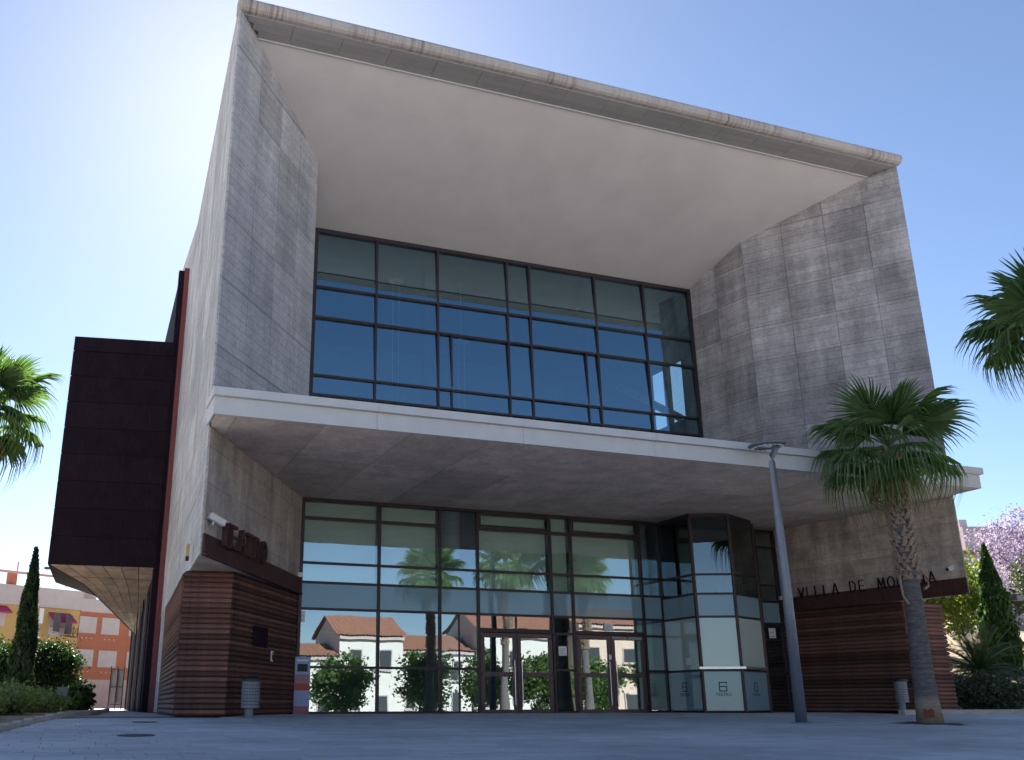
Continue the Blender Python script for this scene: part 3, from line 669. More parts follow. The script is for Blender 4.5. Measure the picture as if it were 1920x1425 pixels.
# raked underside in bands
A0 = [Vector((-.42, CY+.02, 5.31)), Vector((1.0, CY+4, 5.05)), Vector((2.4, CY+8, 4.35)), Vector((3.85, CY+12, 3.55))]
Bx = [3.55, 3.7, 3.85, 3.95]; Bz = [5.33, 5.05, 4.35, 3.55]
us = MB()
for k in range(3):
    p, q = A0[k], A0[k+1]; r0 = Vector((Bx[k], p.y, Bz[k])); r1 = Vector((Bx[k+1], q.y, Bz[k+1]))
    for s in range(6):
        a0, a1 = s/6+.004, (s+1)/6-.004
        v = [p.lerp(r0, a0), p.lerp(r0, a1), q.lerp(r1, a1), q.lerp(r1, a0)]
        add('underside_panel', [tuple(x) for x in v]+[(x.x, x.y, x.z+.06) for x in v], [(3, 2, 1, 0), (4, 5, 6, 7), (0, 1, 5, 4), (1, 2, 6, 5), (2, 3, 7, 6), (3, 0, 4, 7)], M_CONW, sv)
    zc = 5.40
    add('underside_rim', [tuple(p), tuple(q), (q.x, q.y, zc), (p.x, p.y, zc), (p.x+.08, p.y, p.z), (q.x+.08, q.y, q.z), (q.x+.08, q.y, zc), (p.x+.08, p.y, zc)], [(0, 1, 2, 3), (7, 6, 5, 4), (0, 4, 5, 1), (3, 2, 6, 7), (0, 3, 7, 4), (1, 5, 6, 2)], M_COR, sv)
    add('underside_back', [tuple(p), tuple(q), tuple(r1), tuple(r0), (p.x, p.y, p.z+.08), (q.x, q.y, q.z+.08), (r1.x, r1.y, r1.z+.08), (r0.x, r0.y, r0.z+.08)], [(4, 5, 6, 7)], M_COR, sv)
# red corner post and rear steel wall
box('corner_post', 3.68, 3.9, 40.02, 40.3, 0, 18.3, M_REDST, TH)
MB().prism([(3.55, 40.3), (3.9, 40.3), (4.5, 58), (4.1, 58)], 0, 18.2).build('rear_side_wall', M_COR, TH)
MB().prism([(3.45, 40.02), (3.67, 40.02), (3.67, 40.3), (3.45, 40.3)], 0, 18.15).build('corner_trim', M_COR, TH)
for k in range(7): box('downpipe', 3.5+.03*k, 3.54+.03*k, 41.5+k*1.7, 41.6+k*1.7, 0, 4.6, M_GALV if k % 2 else M_COR, TH)
box('rear_shade_block', 5.6, 23, 42.0, 47.19, 0, 17.4, M_CONO, TH)  # unseen mass added behind the porch to keep sun off the plaza
box('side_shade_block', 23.01, 40, 42.0, 56, 0, 13.9, M_CONO, TH)  # added out of view to shade the right-hand ground, low enough for the hall opening
box('shade_tower', 4.95, 24, 47.2, 58, 0, 25.0, M_CONO, TH)  # hidden tower, added to block the sun from the lower left paving
box('roof_rail', 3.88, 3.93, 40.0, 40.06, 18.73, 18.78, M_FRAME, TH)

# ------------------------------------------------------------------ small things on the building
def seccam(x, y_, z, dirv, label):
    e = empty('security_camera', (x, y_, z), label, 'camera')
    d = Vector(dirv).normalized(); p = Vector((x, y_, z))
    m = MB(); m.bar(p-d*.24, p+d*.20, .13, .13, (0, 0, 1)); m.build('housing', M_CAMW, e)
    m = MB(); m.bar(p-d*.20+Vector((0, 0, .075)), p+d*.30+Vector((0, 0, .075)), .16, .012, (0, 0, 1)); m.build('sun_shield', M_CAMW, e)
    m = MB(); m.tube([p+d*.205, p+d*.225], .05, 12); m.build('lens', M_BLACK, e)
    return e, p, d
def off(v, o): return (v.x-o[0], v.y-o[1], v.z-o[2])
e, p, d = seccam(3.30, 22.78, 4.32, (.78, .35, -.32), 'white security camera in front of the letters on the left beam')
MB().tube([p-d*.1, p-d*.12+Vector((0, 0, -.14)), p+Vector((-.16, .22, -.16))], .025, 8).build('bracket', M_CAMW, e)
e, p, d = seccam(26.02, 23.1, 4.30, (-.85, -.2, -.28), 'white security camera with looped cable near the tip of the right beam')
MB().tube([p-d*.1, p-d*.05+Vector((0, 0, -.16)), p+Vector((.2, .1, -.18))], .022, 8).build('bracket', M_CAMW, e)
pts = [p-d*.22+Vector((.10*(1-math.cos(a)), 0, -.02+.14*math.sin(a)-.1*(1-math.cos(a))*.5)) for a in [k*math.pi/6 for k in range(9)]]
MB().tube(pts, .01, 6).build('cable', M_BLACK, e)
o = tag(box('alarm_siren', 2.86, 2.94, 24.6, 24.75, 3.72, 4.02, M_YEL), 'small yellow alarm box low on the outer concrete wall', 'alarm'); box('lens_cap', 2.86, 2.94, 24.6, 24.75, 3.62, 3.715, M_BLACK, o)
o = tag(box('dome_camera', 6.86, 7.0, 29.75, 29.9, 3.98, 4.12, M_CAMW), 'small white dome camera at the end of the left beam', 'camera'); 
o = tag(box('dome_camera', 25.0, 25.1, 29.8, 29.9, 3.92, 4.05, M_CAMW), 'small white dome camera beside the glazing near the lamp post', 'camera')
# notices
def notice(x0, x1, z0, z1, Y, label, mat=M_PAPER, name='paper_notice', lines=4):
    o = tag(box(name, x0, x1, Y-.006, Y, z0, z1, mat), label, 'notice')
    h = z1-z0; wd = x1-x0
    for k in range(lines): box('text_line', x0+wd*.14, x1-wd*random.uniform(.14, .4), Y-.009, Y-.0065, z0+h*(.16+.72*k/max(1, lines)), z0+h*(.20+.72*k/max(1, lines)), M_INK, o)
    return o
o = notice(6.98, 7.18, 2.66, 2.98, 29.96, 'small camera warning notice at the top left corner of the entrance glass', lines=2)
notice(17.6, 17.94, 2.66, 2.9, 29.955, 'white paper notice taped above the right hand doors')
notice(15.82, 16.12, 1.80, 2.1, 29.96, 'white paper notice on the glass between the two door pairs')
notice(24.42, 24.72, 2.55, 2.9, 29.95, 'cream warning notice on the narrow glazing right of the bay', lines=2)
a = Vector(BP[0]); o = tag(box('paper_notice', 20.0, 20.012, 28.5, 28.85, 1.5, 1.74, M_PAPER), 'white paper notice low on the left face of the bay', 'notice')
tag(box('paper_notice', 17.70, 17.80, 29.93, 29.945, 1.7, 1.86, M_PAPER), 'tiny white sticker beside the handles of the right hand doors', 'notice')
# poster stand
e = empty('poster_banner', (7.13, 29.8, 0), 'tall narrow printed banner standing at the left end of the glass', 'banner')
mp = [simple('poster_'+n, c, .6, var=.08, nscale=9) for n, c in (('blue', (.30, .38, .55)), ('mauve', (.33, .18, .22)), ('red', (.38, .07, .05)), ('lilac', (.30, .34, .52)), ('base', (.32, .12, .14)))]
for (z0, z1, m_) in ((1.12, 1.62, 0), (.86, 1.12, 1), (.66, .86, 2), (.22, .66, 3), (.02, .22, 4)): box('print_field', 6.9, 7.36, 29.80, 29.815, z0, z1, mp[m_], e)
box('picture', 6.97, 7.28, 29.792, 29.799, 1.2, 1.42, M_INK, e); box('title_bar', 6.95, 7.3, 29.793, 29.799, 1.50, 1.55, M_LETW, e)
box('backing', 6.89, 7.37, 29.816, 29.83, 0, 1.63, M_GALV, e)

# litter bins
def bin_(x, y_, z, rz, label):
    e = empty('litter_bin', (x, y_, z), label, 'bin', 'perforated metal litter bins', rz)
    n = 20; r_ = .23
    m = MB(); v = []; 
    for zz in (.22, .84): v += [(r_*math.cos(2*math.pi*k/n), r_*.8*math.sin(2*math.pi*k/n), zz) for k in range(n)]
    m.raw(v, [(k, (k+1) % n, (k+1) % n+n, k+n) for k in range(n)]+[tuple(reversed(range(n)))]); m.build('drum', M_GALV, e, (x, y_, z), smooth=False)
    m = MB().tube([(0, 0, .84), (0, 0, .90), (0, 0, .96)], [.235, .225, .10], 20); m.build('hood', M_BLACK, e, (x, y_, z))
    m = MB().tube([(0, .05, 0), (0, .05, .24)], .11, 14); m.build('post', M_GALV, e, (x, y_, z))
    m = MB()
    for j in range(7):
        for k in range(8):
            a = -math.pi/2+(k-3.5)*.30; zz = .30+j*.075
            c = Vector((r_*1.006*math.cos(a), r_*.8*1.006*math.sin(a), zz)); t_ = Vector((-math.sin(a), math.cos(a)*.8, 0)).normalized()
            m.raw([c-t_*.020-Vector((0, 0, .011)), c+t_*.020-Vector((0, 0, .011)), c+t_*.020+Vector((0, 0, .011)), c-t_*.020+Vector((0, 0, .011))], [(0, 1, 2, 3)])
    tag(m.build('slot_pattern', M_BLACK, e, (x, y_, z)), kind='stuff')
bin_(4.70, 24.95, gz(24.95), R(15), 'grey perforated litter bin in front of the left slatted pier')
bin_(25.22, 24.98, .10, R(25), 'grey perforated litter bin in front of the right slatted pier')

# street lamp
lx0, ly0 = 17.62, 20.75; lz0 = gz(ly0)
e = empty('street_lamp', (lx0, ly0, lz0), 'tall grey street lamp with open ring head before the bay window', 'street lamp')
m = MB(); m.tube([(0, 0, 0), (0, 0, 3.5), (0, 0, 6.62), (.02, -.02, 6.78), (.12, -.06, 6.98), (.22, -.10, 7.12)], [.145, .125, .085, .083, .075, .06], 18); m.build('pole', M_LAMP, e, (lx0, ly0, lz0), smooth=True)
m = MB(); m.tube([(0, 0, .0), (0, 0, .015)], .26, 20); m.build('base_plate', M_LAMP, e, (lx0, ly0, lz0))
def ringtube(c, ra, rb, n=36, k=8, tilt=0.0):
    v = []; f = []
    for i in range(n):
        a = 2*math.pi*i/n
        for q in range(k):
            b = 2*math.pi*q/k; r_ = ra+rb*1.5*math.cos(b); v.append((c[0]+r_*math.cos(a), c[1]+r_*math.sin(a), c[2]+rb*.55*math.sin(b)+tilt*r_*math.cos(a)))
    for i in range(n):
        for q in range(k): f.append((i*k+q, ((i+1) % n)*k+q, ((i+1) % n)*k+(q+1) % k, i*k+(q+1) % k))
    return v, f
v, f = ringtube((-.15, -.06, 7.06), .38, .085, tilt=.05); add('lamp_ring', v, f, M_LAMP, e, (lx0, ly0, lz0), smooth=True)
m = MB()
for k in range(18):
    a = 2*math.pi*k/18; c = (-.15+.38*math.cos(a), -.06+.38*math.sin(a)); m.box(c[0]-.03, c[0]+.03, c[1]-.03, c[1]+.03, 6.98+.02*math.cos(a), 7.0+.02*math.cos(a))
tag(m.build('light_module', M_LENS, e, (lx0, ly0, lz0)), kind='stuff')
m = MB(); m.box(-.42, -.05, -.12, 0.0, 7.0, 7.06); m.build('gear_box', M_LENS, e, (lx0, ly0, lz0))

# ------------------------------------------------------------------ vegetation
def fan_leaf(Rb, Lp, droop, nseg, mat, spread=R(118), seed=0):
    rr = random.Random(seed); m = MB()
    m.tube([(0, 0, 0), (Lp*.5, 0, .03), (Lp, 0, 0)], [.022, .016, .012], 5)
    def P(a, r_, w_, drop):
        x = Lp+r_*math.cos(a)*1.0; y_ = r_*math.sin(a); z = -drop
        return Vector((x, y_, z))
    for i in range(nseg):
        a = -spread+2*spread*(i+.5)/nseg; da = spread/nseg*.97
        Ls = Rb*(1-.22*abs(a/spread)**2)*rr.uniform(.92, 1.06); jit = rr.uniform(-.04, .04)
        fold = .035*Rb
        prof = [(.04, 1.0, 0), (.50, 1.0, .10), (.72, .62, .28), (.90, .30, .62), (1.0, .03, .95)]
        ring = []
        for (q, wq, dq) in prof:
            r_ = q*Ls; wid = min(da, da)*wq; aa = a+jit*q
            dr = droop*Rb*dq*(q**1.2)*rr.uniform(.9, 1.1)
            rad = r_*(1-.25*droop*dq*q)
            side = -.12*abs(math.sin(aa))*r_
            ring.append((P(aa-wid*(.5/q if q > .55 else 1)*.95, rad, 0, dr-fold*wq*(q < .95)-side), P(aa, rad, 0, dr+fold*wq*.6-side), P(aa+wid*(.5/q if q > .55 else 1)*.95, rad, 0, dr-fold*wq*(q < .95)-side)))
        v = [p for r3 in ring for p in r3]; f = []
        for k in range(len(ring)-1): f += [(k*3, k*3+1, k*3+4, k*3+3), (k*3+1, k*3+2, k*3+5, k*3+4)]
        m.raw(v, f)
    return m.mesh(mat)
FAN = [fan_leaf(1.0, .75, d_, 34, L_PALM, seed=i) for i, d_ in enumerate((.12, .35, .6, .9))]
FAND = [fan_leaf(.85, .6, 1.15, 26, L_DRY, R(80), seed=9)]
def fan_palm(x, y_, z, H, label, n=34, crown=1.0, rz=0, seed=1, boots=(.50, 1.0), tr=.29, dry=2):
    rr = random.Random(seed)
    e = empty('fan_palm', (x, y_, z), label, 'palm tree', 'fan palms on the plaza')
    pts = [(.02*math.sin(k*.9+seed), .02*math.cos(k*.7), H*k/12) for k in range(13)]
    rad = [tr*1.12, tr*1.0, tr*.92, tr*.86, tr*.80, tr*.78, tr*.78, tr*.80, tr*.80, tr*.80, tr*.78, tr*.74, tr*.55]
    MB().tube(pts, rad, 20).build('trunk', M_TRUNK, e, (x, y_, z), smooth=True)
    m = MB(); nb = int((boots[1]-boots[0])*H/.105)
    for k in range(nb):
        zz = H*boots[0]+k*.105+rr.uniform(-.03, .03); ring = 9
        for q in range(ring):
            a = q*2*math.pi/ring+k*2.4+rr.uniform(-.15, .15)
            if rr.random() < .12: continue
            r0 = tr*.76; out = rr.uniform(.06, .12) ; up = rr.uniform(.10, .19); wd = rr.uniform(.07, .10)
            c, s = math.cos(a), math.sin(a); tx, ty = -s, c
            b0 = Vector((c*r0, s*r0, zz)); tip = Vector((c*(r0+out), s*(r0+out), zz+up)); sw2 = rr.uniform(-.05, .05)
            tv = Vector((tx, ty, 0)); nv = Vector((c, s, 0))
            v = [b0-tv*wd, b0+tv*wd, b0+tv*wd*.8+nv*.05, b0-tv*wd*.8+nv*.05, tip-tv*(wd*.35-sw2), tip+tv*(wd*.35+sw2), tip+tv*(wd*.3+sw2)+nv*.02, tip-tv*(wd*.3-sw2)+nv*.02]
            m.raw(v, BF)
    tag(m.build('leaf_bases', M_BOOT, e, (x, y_, z)), kind='stuff')
    top = Vector((0, 0, H-.05))
    for k in range(n):
        u = (k+.5)/n; elv = 82-112*u**.85+rr.uniform(-9, 9); a = k*2.399963+rr.uniform(-.25, .25)+rz
        me = FAN[0] if elv > 48 else FAN[1] if elv > 22 else FAN[2] if elv > -8 else FAN[3]
        o = bpy.data.objects.new('frond', me); col.objects.link(o); o.parent = e
        o.location = top+Vector((0, 0, .25*(1-u)))
        s = crown*rr.uniform(.88, 1.1)*(1.0 if u > .12 else .8); o.scale = (s, s, s)
        o.rotation_euler = (Matrix.Rotation(a, 3, 'Z') @ Matrix.Rotation(-R(elv), 3, 'Y') @ Matrix.Rotation(R(rr.uniform(-14, 14)), 3, 'X')).to_euler()
    for k in range(dry):
        o = bpy.data.objects.new('dry_frond', FAND[0]); col.objects.link(o); o.parent = e; o.location = top+Vector((0, 0, -.1))
        o.rotation_euler = (Matrix.Rotation(rr.uniform(0, 6.3), 3, 'Z') @ Matrix.Rotation(R(rr.uniform(48, 66)), 3, 'Y')).to_euler()
        o.scale = (crown*.9,)*3
    return e
pz = gz(20.2)
pl = fan_palm(21.22, 20.2, pz, 7.2, 'fan palm with rough bark standing in front of the right pier', n=21, crown=1.36, seed=3, tr=.29)
# paint mark, hanging leaf stubs and tree pit of that palm
m = MB()
for k in range(5): m.raw([(-.2+.05*k-.01, -.33+.004*k, .14+.02*(k % 2)), (-.16+.05*k, -.332, .14), (-.16+.05*k, -.332, .34-.03*(k % 3)), (-.2+.05*k, -.33, .35)], [(0, 1, 2, 3)])
m.build('paint_mark', rust('paint_red', (.20, .05, .03), (.24, .07, .04), (.16, .05, .04)), pl, (21.22, 20.2, pz), rotz=R(-35))
for (sx, sgn, ln) in ((-.36, -1, .85), (.30, 1, .45)):
    m = MB(); m.tube([(sx*.6, -.1, 3.8), (sx, -.15, 3.85), (sx+sgn*.16, -.2, 3.65), (sx+sgn*.13, -.2, 3.8-ln*.8), (sx-sgn*.02, -.2, 3.8-ln)], [.05, .04, .03, .03, .04], 6); m.build('leaf_stub', M_BOOT, pl, (21.22, 20.2, pz))
n = 30; tag(add('tree_pit', [(21.22+.92*math.cos(2*math.pi*k/n), 20.2+.92*math.sin(2*math.pi*k/n), pz-.008+.92*math.sin(2*math.pi*k/n)*sl_) for k in range(n)], [tuple(range(n))], simple('pit_soil', (.07, .055, .045), .95, var=.3, nscale=10)), kind='structure')
fan_palm(22.9, 16.1, gz(16.1), 9.5, 'fan palm crown reaching in from the upper right edge', n=24, crown=1.36, seed=8, rz=.5)
fan_palm(-2.6, 30.0, .05, 8.35, 'fan palm crown reaching in from the left edge', n=26, crown=1.36, seed=12, dry=5)
fan_palm(21.0, 4.0, gz(4), 8.6, 'fan palm mirrored in the entrance glass left of the doors', n=30, crown=1.3, seed=21)
fan_palm(26.3, 3.4, gz(3.4), 9.3, 'fan palm mirrored in the glass above the left doors', n=30, crown=1.3, seed=22)
fan_palm(31.6, 3.8, gz(3.8), 9.0, 'fan palm mirrored in the glass above the right doors', n=30, crown=1.3, seed=23)

def leaves(pts, size, mat, elong=1.5, up=None, smin=.6):
    pts = np.asarray(pts, float); n = len(pts)
    a = rng.normal(size=(n, 3)); 
    if up is not None: a = a*(1-up)+np.array([0, 0, 1.])*up*1.5
    a /= np.linalg.norm(a, axis=1)[:, None]; b = rng.normal(size=(n, 3)); b -= (b*a).sum(1)[:, None]*a; b /= np.linalg.norm(b, axis=1)[:, None]
    s = size*rng.uniform(smin, 1.3, n)[:, None]
    v = np.empty((n, 4, 3)); v[:, 0] = pts-a*s*elong*.5; v[:, 1] = pts+b*s*.5; v[:, 2] = pts+a*s*elong*.5; v[:, 3] = pts-b*s*.5
    me = bpy.data.meshes.new('leaves'); me.vertices.add(n*4); me.vertices.foreach_set('co', v.reshape(-1))
    me.loops.add(n*4); me.loops.foreach_set('vertex_index', np.arange(n*4, dtype=np.int32))
    me.polygons.add(n); me.polygons.foreach_set('loop_start', np.arange(0, n*4, 4, dtype=np.int32)); 
    me.update(calc_edges=True); me.materials.append(mat); return me
def clumps(radii, nc, per, spread, shell=.55):
    out = []
    for _ in range(nc):
        d = rng.normal(size=3); d /= np.linalg.norm(d); r_ = (shell+(1-shell)*rng.random()) if rng.random() < .8 else rng.random()*.6
        c = d*r_*np.array(radii); k = int(per*rng.uniform(.6, 1.3)); s = spread*rng.uniform(.7, 1.3)
        out.append(c+rng.normal(size=(k, 3))*np.array([s, s, s*.75]))
    return np.concatenate(out)
def tree(name, x, y_, z, H, radii, trunk_r, mat, label, leaf=.13, nc=60, per=80, spread=.34, cat='tree', group=None, trunk_h=None, bark=M_BARK, elong=1.6):
    e = empty(name, (x, y_, z), label, cat, group); th = trunk_h or max(.3, H-radii[2]*1.3)
    m = MB(); m.tube([(0, 0, 0), (.03, .02, th*.5), (0, 0, th), (.05, 0, th+radii[2]*.5)], [trunk_r*1.3, trunk_r, trunk_r*.85, trunk_r*.4], 10)
    for k in range(6):
        a = k*1.05; m.tube([(0, 0, th*.85), (math.cos(a)*radii[0]*.3, math.sin(a)*radii[1]*.3, th+radii[2]*.25), (math.cos(a)*radii[0]*.7, math.sin(a)*radii[1]*.7, H-radii[2]+radii[2]*.3*math.sin(k))], [trunk_r*.5, trunk_r*.35, trunk_r*.1], 6)
    m.build('trunk', bark, e, (x, y_, z))
    P = clumps(radii, nc, per, spread)+np.array([0, 0, H-radii[2]])
    addm('crown', leaves(P, leaf, mat, elong), e, (x, y_, z)); return e
def cypress(x, y_, z, H, r_, mat, label, n=9000, leaf=.10):
    e = empty('cypress_tree', (x, y_, z), label, 'tree')
    MB().tube([(0, 0, 0), (0, 0, H*.9)], [.14, .02], 8).build('trunk', M_BARK, e, (x, y_, z))
    t_ = rng.random(n)**.85; a = rng.random(n)*2*np.pi
    pr = np.interp(t_, [0, .05, .15, .35, .6, .8, .93, 1], [.72, .9, 1, .95, .72, .42, .17, .02])
    lump = 1+.13*np.sin(a*3+t_*17)+.10*np.sin(a*5-t_*31)+.08*rng.normal(size=n)
    rr = r_*pr*lump*(1-.35*rng.random(n)**3)
    P = np.stack([rr*np.cos(a), rr*np.sin(a), .12*H*.2+t_*H], 1)
    addm('crown', leaves(P, leaf, mat, 2.2, up=.6), e, (x, y_, z)); return e
def shrub(name, x, y_, z, radii, mat, label, nc=40, per=70, leaf=.07, spread=.16, group=None):
    e = empty(name, (x, y_, z), label, 'shrub', group)
    m = MB()
    for k in range(7):
        a = k*.9; m.tube([(0, 0, 0), (math.cos(a)*radii[0]*.5, math.sin(a)*radii[1]*.5, radii[2]*1.0)], [.03, .01], 5)
    m.build('stem', M_BARK, e, (x, y_, z))
    P = clumps(radii, nc, per, spread)+np.array([0, 0, radii[2]*.95]); P = P[P[:, 2] > .01]
    addm('foliage', leaves(P, leaf, mat, 1.7), e, (x, y_, z)); return e

# left side planting
cypress(-1.02, 45, .05, 6.35, .42, L_CYP, 'tall dark narrow cypress in front of the yellow apartment house', n=14000, leaf=.12)
tree('clipped_tree', .15, 50, .05, 2.85, (1.15, 1.15, 1.2), .10, L_DARK, 'round dark green tree right of the cypress', leaf=.085, nc=110, per=150, spread=.24, trunk_h=.9)
tree('clipped_tree', -2.3, 49, .05, 2.9, (1.5, 1.4, 1.3), .10, L_DARK, 'round dark green tree left of the cypress at the frame edge', leaf=.085, nc=110, per=150, spread=.24, trunk_h=.9)
for i, (x, y_, rx_, ry_, rz_, mt, lb) in enumerate([(-2.2, 24.5, 1.2, 2.6, .36, L_HEDGE, 'low pale green hedge nearest the camera along the left kerb'), (-1.3, 30, 1.2, 3.0, .34, L_HEDGE, 'low pale green hedge in the middle of the left kerb'),
        (-.6, 36.5, 1.3, 3.4, .32, L_HEDGE, 'low hedge below the cypress at the left bed'), (1.3, 45.5, .55, 1.2, .45, L_TREE, 'bright green leafy shrub at the far end of the left bed')]):
    shrub('hedge_shrub' if i < 3 else 'leafy_shrub', x, y_, gz(y_)+.03, (rx_, ry_, rz_), mt, lb, nc=150 if i < 3 else 50, per=80, leaf=.075 if i < 3 else .14, spread=.14)
# right side planting
shrub('round_shrub', 31.2, 27.0, .08, (1.75, 1.2, .60), L_GREY, 'wide rounded dark green shrub beside the right pier', nc=130, per=130, leaf=.06, spread=.15)
def pinnate(Lr, mat, arch, seed):
    rr = random.Random(seed); m = MB(); n_ = 15
    pts = [Vector((Lr*(k/n_)*(1-.18*arch*(k/n_)**2), 0, Lr*(.34*(k/n_)-arch*.62*(k/n_)**2.2))) for k in range(n_+1)]
    m.tube(pts, [.022*(1-.8*k/n_) for k in range(n_+1)], 4, cap=False)
    for k in range(2, 44):
        u = k/44*n_; i = int(u); fr = u-i; p = pts[i].lerp(pts[min(i+1, n_)], fr); t_ = (pts[min(i+1, n_)]-pts[i]).normalized()
        ll = .42*math.sin(math.pi*(.12+.86*k/44))**.7
        for s in (-1, 1):
            d = (t_*.9+Vector((0, s*.9, .35))).normalized(); q = p+d*ll+Vector((0, 0, -.05*ll)); wv = Vector((0, 0, 1)).cross(d).normalized()*.008+Vector((0, 0, .004))
            m.raw([p-wv, p+wv, p.lerp(q, .6)+wv*1.2, q, p.lerp(q, .6)-wv*1.2], [(0, 1, 2, 3, 4)])
    return m.mesh(mat)
PIN = [pinnate(2.3, L_PHX, a_, i) for i, a_ in enumerate((.25, .6, 1.0, 1.35))]
def date_palm(x, y_, z, sc_, label, n=48, seed=4):
    rr = random.Random(seed); e = empty('date_palm', (x, y_, z), label, 'palm tree')
    MB().tube([(0, 0, 0), (0, 0, .5), (0, 0, .95)], [.32, .38, .25], 12).build('trunk', M_BOOT, e, (x, y_, z))
    for k in range(n):
        u = (k+.5)/n; elv = 72-85*u+rr.uniform(-6, 6); a = k*2.399963
        o = bpy.data.objects.new('frond', PIN[min(3, int(u*4))]); col.objects.link(o); o.parent = e; o.location = (0, 0, .85)
        s = sc_*rr.uniform(.85, 1.1); o.scale = (s,)*3
        o.rotation_euler = (Matrix.Rotation(a, 3, 'Z') @ Matrix.Rotation(-R(elv-12), 3, 'Y')).to_euler()
date_palm(35.6, 31.0, bz(35.6, 31)-.1, .98, 'bushy date palm behind the round shrub', seed=4)
cypress(41.8, 35.0, bz(41.8, 35)-.2, 6.1, .72, L_CYP2, 'green narrow cypress on the bank at the right edge', n=12000, leaf=.11)
tree('broadleaf_tree', 44.5, 41, bz(44.5, 41)-.2, 5.6, (3.6, 3.0, 2.3), .16, L_YEL, 'yellow green leafy tree behind the date palm', leaf=.15, nc=120, per=110, spread=.40)
tree('broadleaf_tree', 50.6, 46.5, bz(50, 46)-.2, 6.0, (2.3, 2.3, 1.9), .15, L_TREE, 'darker green tree between the theatre wall and the yellow green tree', leaf=.17, nc=60, per=90, spread=.4)
tree('jacaranda_tree', 58.0, 45.5, bz(58, 45)-.3, 8.9, (4.0, 3.6, 2.8), .2, L_JAC, 'jacaranda tree in purple blossom against the sky', leaf=.11, nc=150, per=90, spread=.42, trunk_h=4.5)
shrub('round_shrub', 37.0, 28.8, .35, (1.1, 1.0, 1.0), L_HEDGE, 'pale green shrub cut by the right edge behind the dark shrub', nc=60, per=80, leaf=.08, spread=.18)
tree('broadleaf_tree', 52.5, 40.5, bz(52.5, 40.5)-.2, 6.2, (2.4, 2.4, 2.4), .15, L_GREY, 'grey green tree at the right edge below the jacaranda', leaf=.15, nc=60, per=90, spread=.4)
# small lamp at the right edge
e = empty('path_lamp', (47.6, 38, bz(47.6, 38)), 'small grey box headed path lamp at the right edge', 'street lamp')
MB().tube([(0, 0, 0), (0, 0, 3.3)], .06, 8).build('pole', M_GALV, e, (47.6, 38, bz(47.6, 38)))
MB().box(-.75, .15, -.2, .2, 3.3, 3.55).build('lamp_head', M_GALV, e, (47.6, 38, bz(47.6, 38)))
# sign post on the left
e = empty('sign_post', (.6, 41.0, .05), 'small grey plate on a thin post in the left bed', 'sign')
MB().tube([(0, 0, 0), (0, 0, .95)], .02, 6).build('post', M_GALV, e, (.6, 41, .05)); MB().box(-.2, .2, -.02, .0, .45, .85).build('plate', M_GALV, e, (.6, 41, .05))

# ------------------------------------------------------------------ buildings
def wallmat(name, c, var=.07): return simple(name, c, .9, var=var, nscale=1.2, bump=.15, spec=.15)
M_YW = wallmat('yellow_render', (.48, .32, .125)); M_RW = wallmat('terracotta_render', (.37, .135, .08)); M_PK = wallmat('pink_plaster', (.43, .32, .30), .12); M_CR = wallmat('cream_render', (.46, .40, .39))
M_SHUT = simple('shutter_white', (.60, .60, .60), .7, var=.04); M_GLS = simple('dark_window', (.05, .06, .07), .15); M_AWN = simple('magenta_awning', (.36, .03, .10), .8, var=.06); M_IRON = simple('iron_brown', (.11, .06, .055), .7)
M_LBW = wallmat('lilac_wall', (.46, .41, .45)); M_WHW = wallmat('white_wall', (.62, .61, .59), .04); M_BGW = wallmat('beige_wall', (.60, .48, .40)); M_ORW = wallmat('orange_wall', (.50, .24, .12))
def tilemat():
    t = NT('roof_tile'); wv = t.n('ShaderNodeTexNoise', i_Scale=6.0); t.l(t.coord(), wv.inputs['Vector'])
    cl = t.mix(t.ramp(wv.outputs[0], .35, .65), (.24, .105, .075), (.36, .19, .135)); return t.pbr(cl, .9)
M_TILE = tilemat()
K = 1.28; RZ = math.atan2(.539, .842); dB = Vector((.842, .539, 0)); nB = Vector((.539, -.842, 0)); PB = Vector((1.69*K, 75*K, 0))
def zz(z): return .27+(z-.27)*K
class LB_:
    """local frame of the apartment houses: s along the street, n out of the wall"""
    def __init__(s, root): s.root = root
    def b(s, name, s0, s1, z0, z1, n0, n1, mat, parent=None):
        loc = PB; return add(name, bv(s0*K, s1*K, -n1, -n0, zz(z0), zz(z1)), BF, mat, parent or s.root, (PB.x, PB.y, 0), RZ)
yh = empty('apartment_house', (PB.x-5, PB.y-4, 0), 'yellow apartment house with magenta awning and pink rooftop railing', 'building'); Y_ = LB_(yh)
Y_.b('wall', -16, 0, 2.0, 6.6, -9, 0, M_YW); Y_.b('base', -16, 0, -.3, 2.0, -9, -.003, M_PK); Y_.b('parapet', -16, .04, 6.6, 7.9, -9, .25, M_CR); Y_.b('string_course', -16, 0, 4.13, 4.38, 0.0, .06, simple('ochre_band', (.42, .27, .12), .9))
M_PKR = simple('pink_rail', (.52, .27, .24), .7)
rl = Y_.b('roof_rail', -16, -.55, 8.66, 8.82, .05, .15, M_PKR)
for s in (-.62, -2.9, -7.5, -10): Y_.b('post', s-.04, s+.04, 7.9, 8.66, .06, .14, M_PKR, rl)
c_ = Y_.b('chimney', -5.6, -5.05, 7.9, 8.80, -.6, -.1, M_RW); Y_.b('chimney_cap', -5.5, -5.15, 8.80, 8.95, -.5, -.2, M_IRON, c_)
wn = Y_.b('window', -2.35, -1.05, 4.75, 6.25, -.1, .02, M_CR); Y_.b('pane', -2.25, -1.15, 4.85, 6.15, .025, .04, M_GLS, wn)
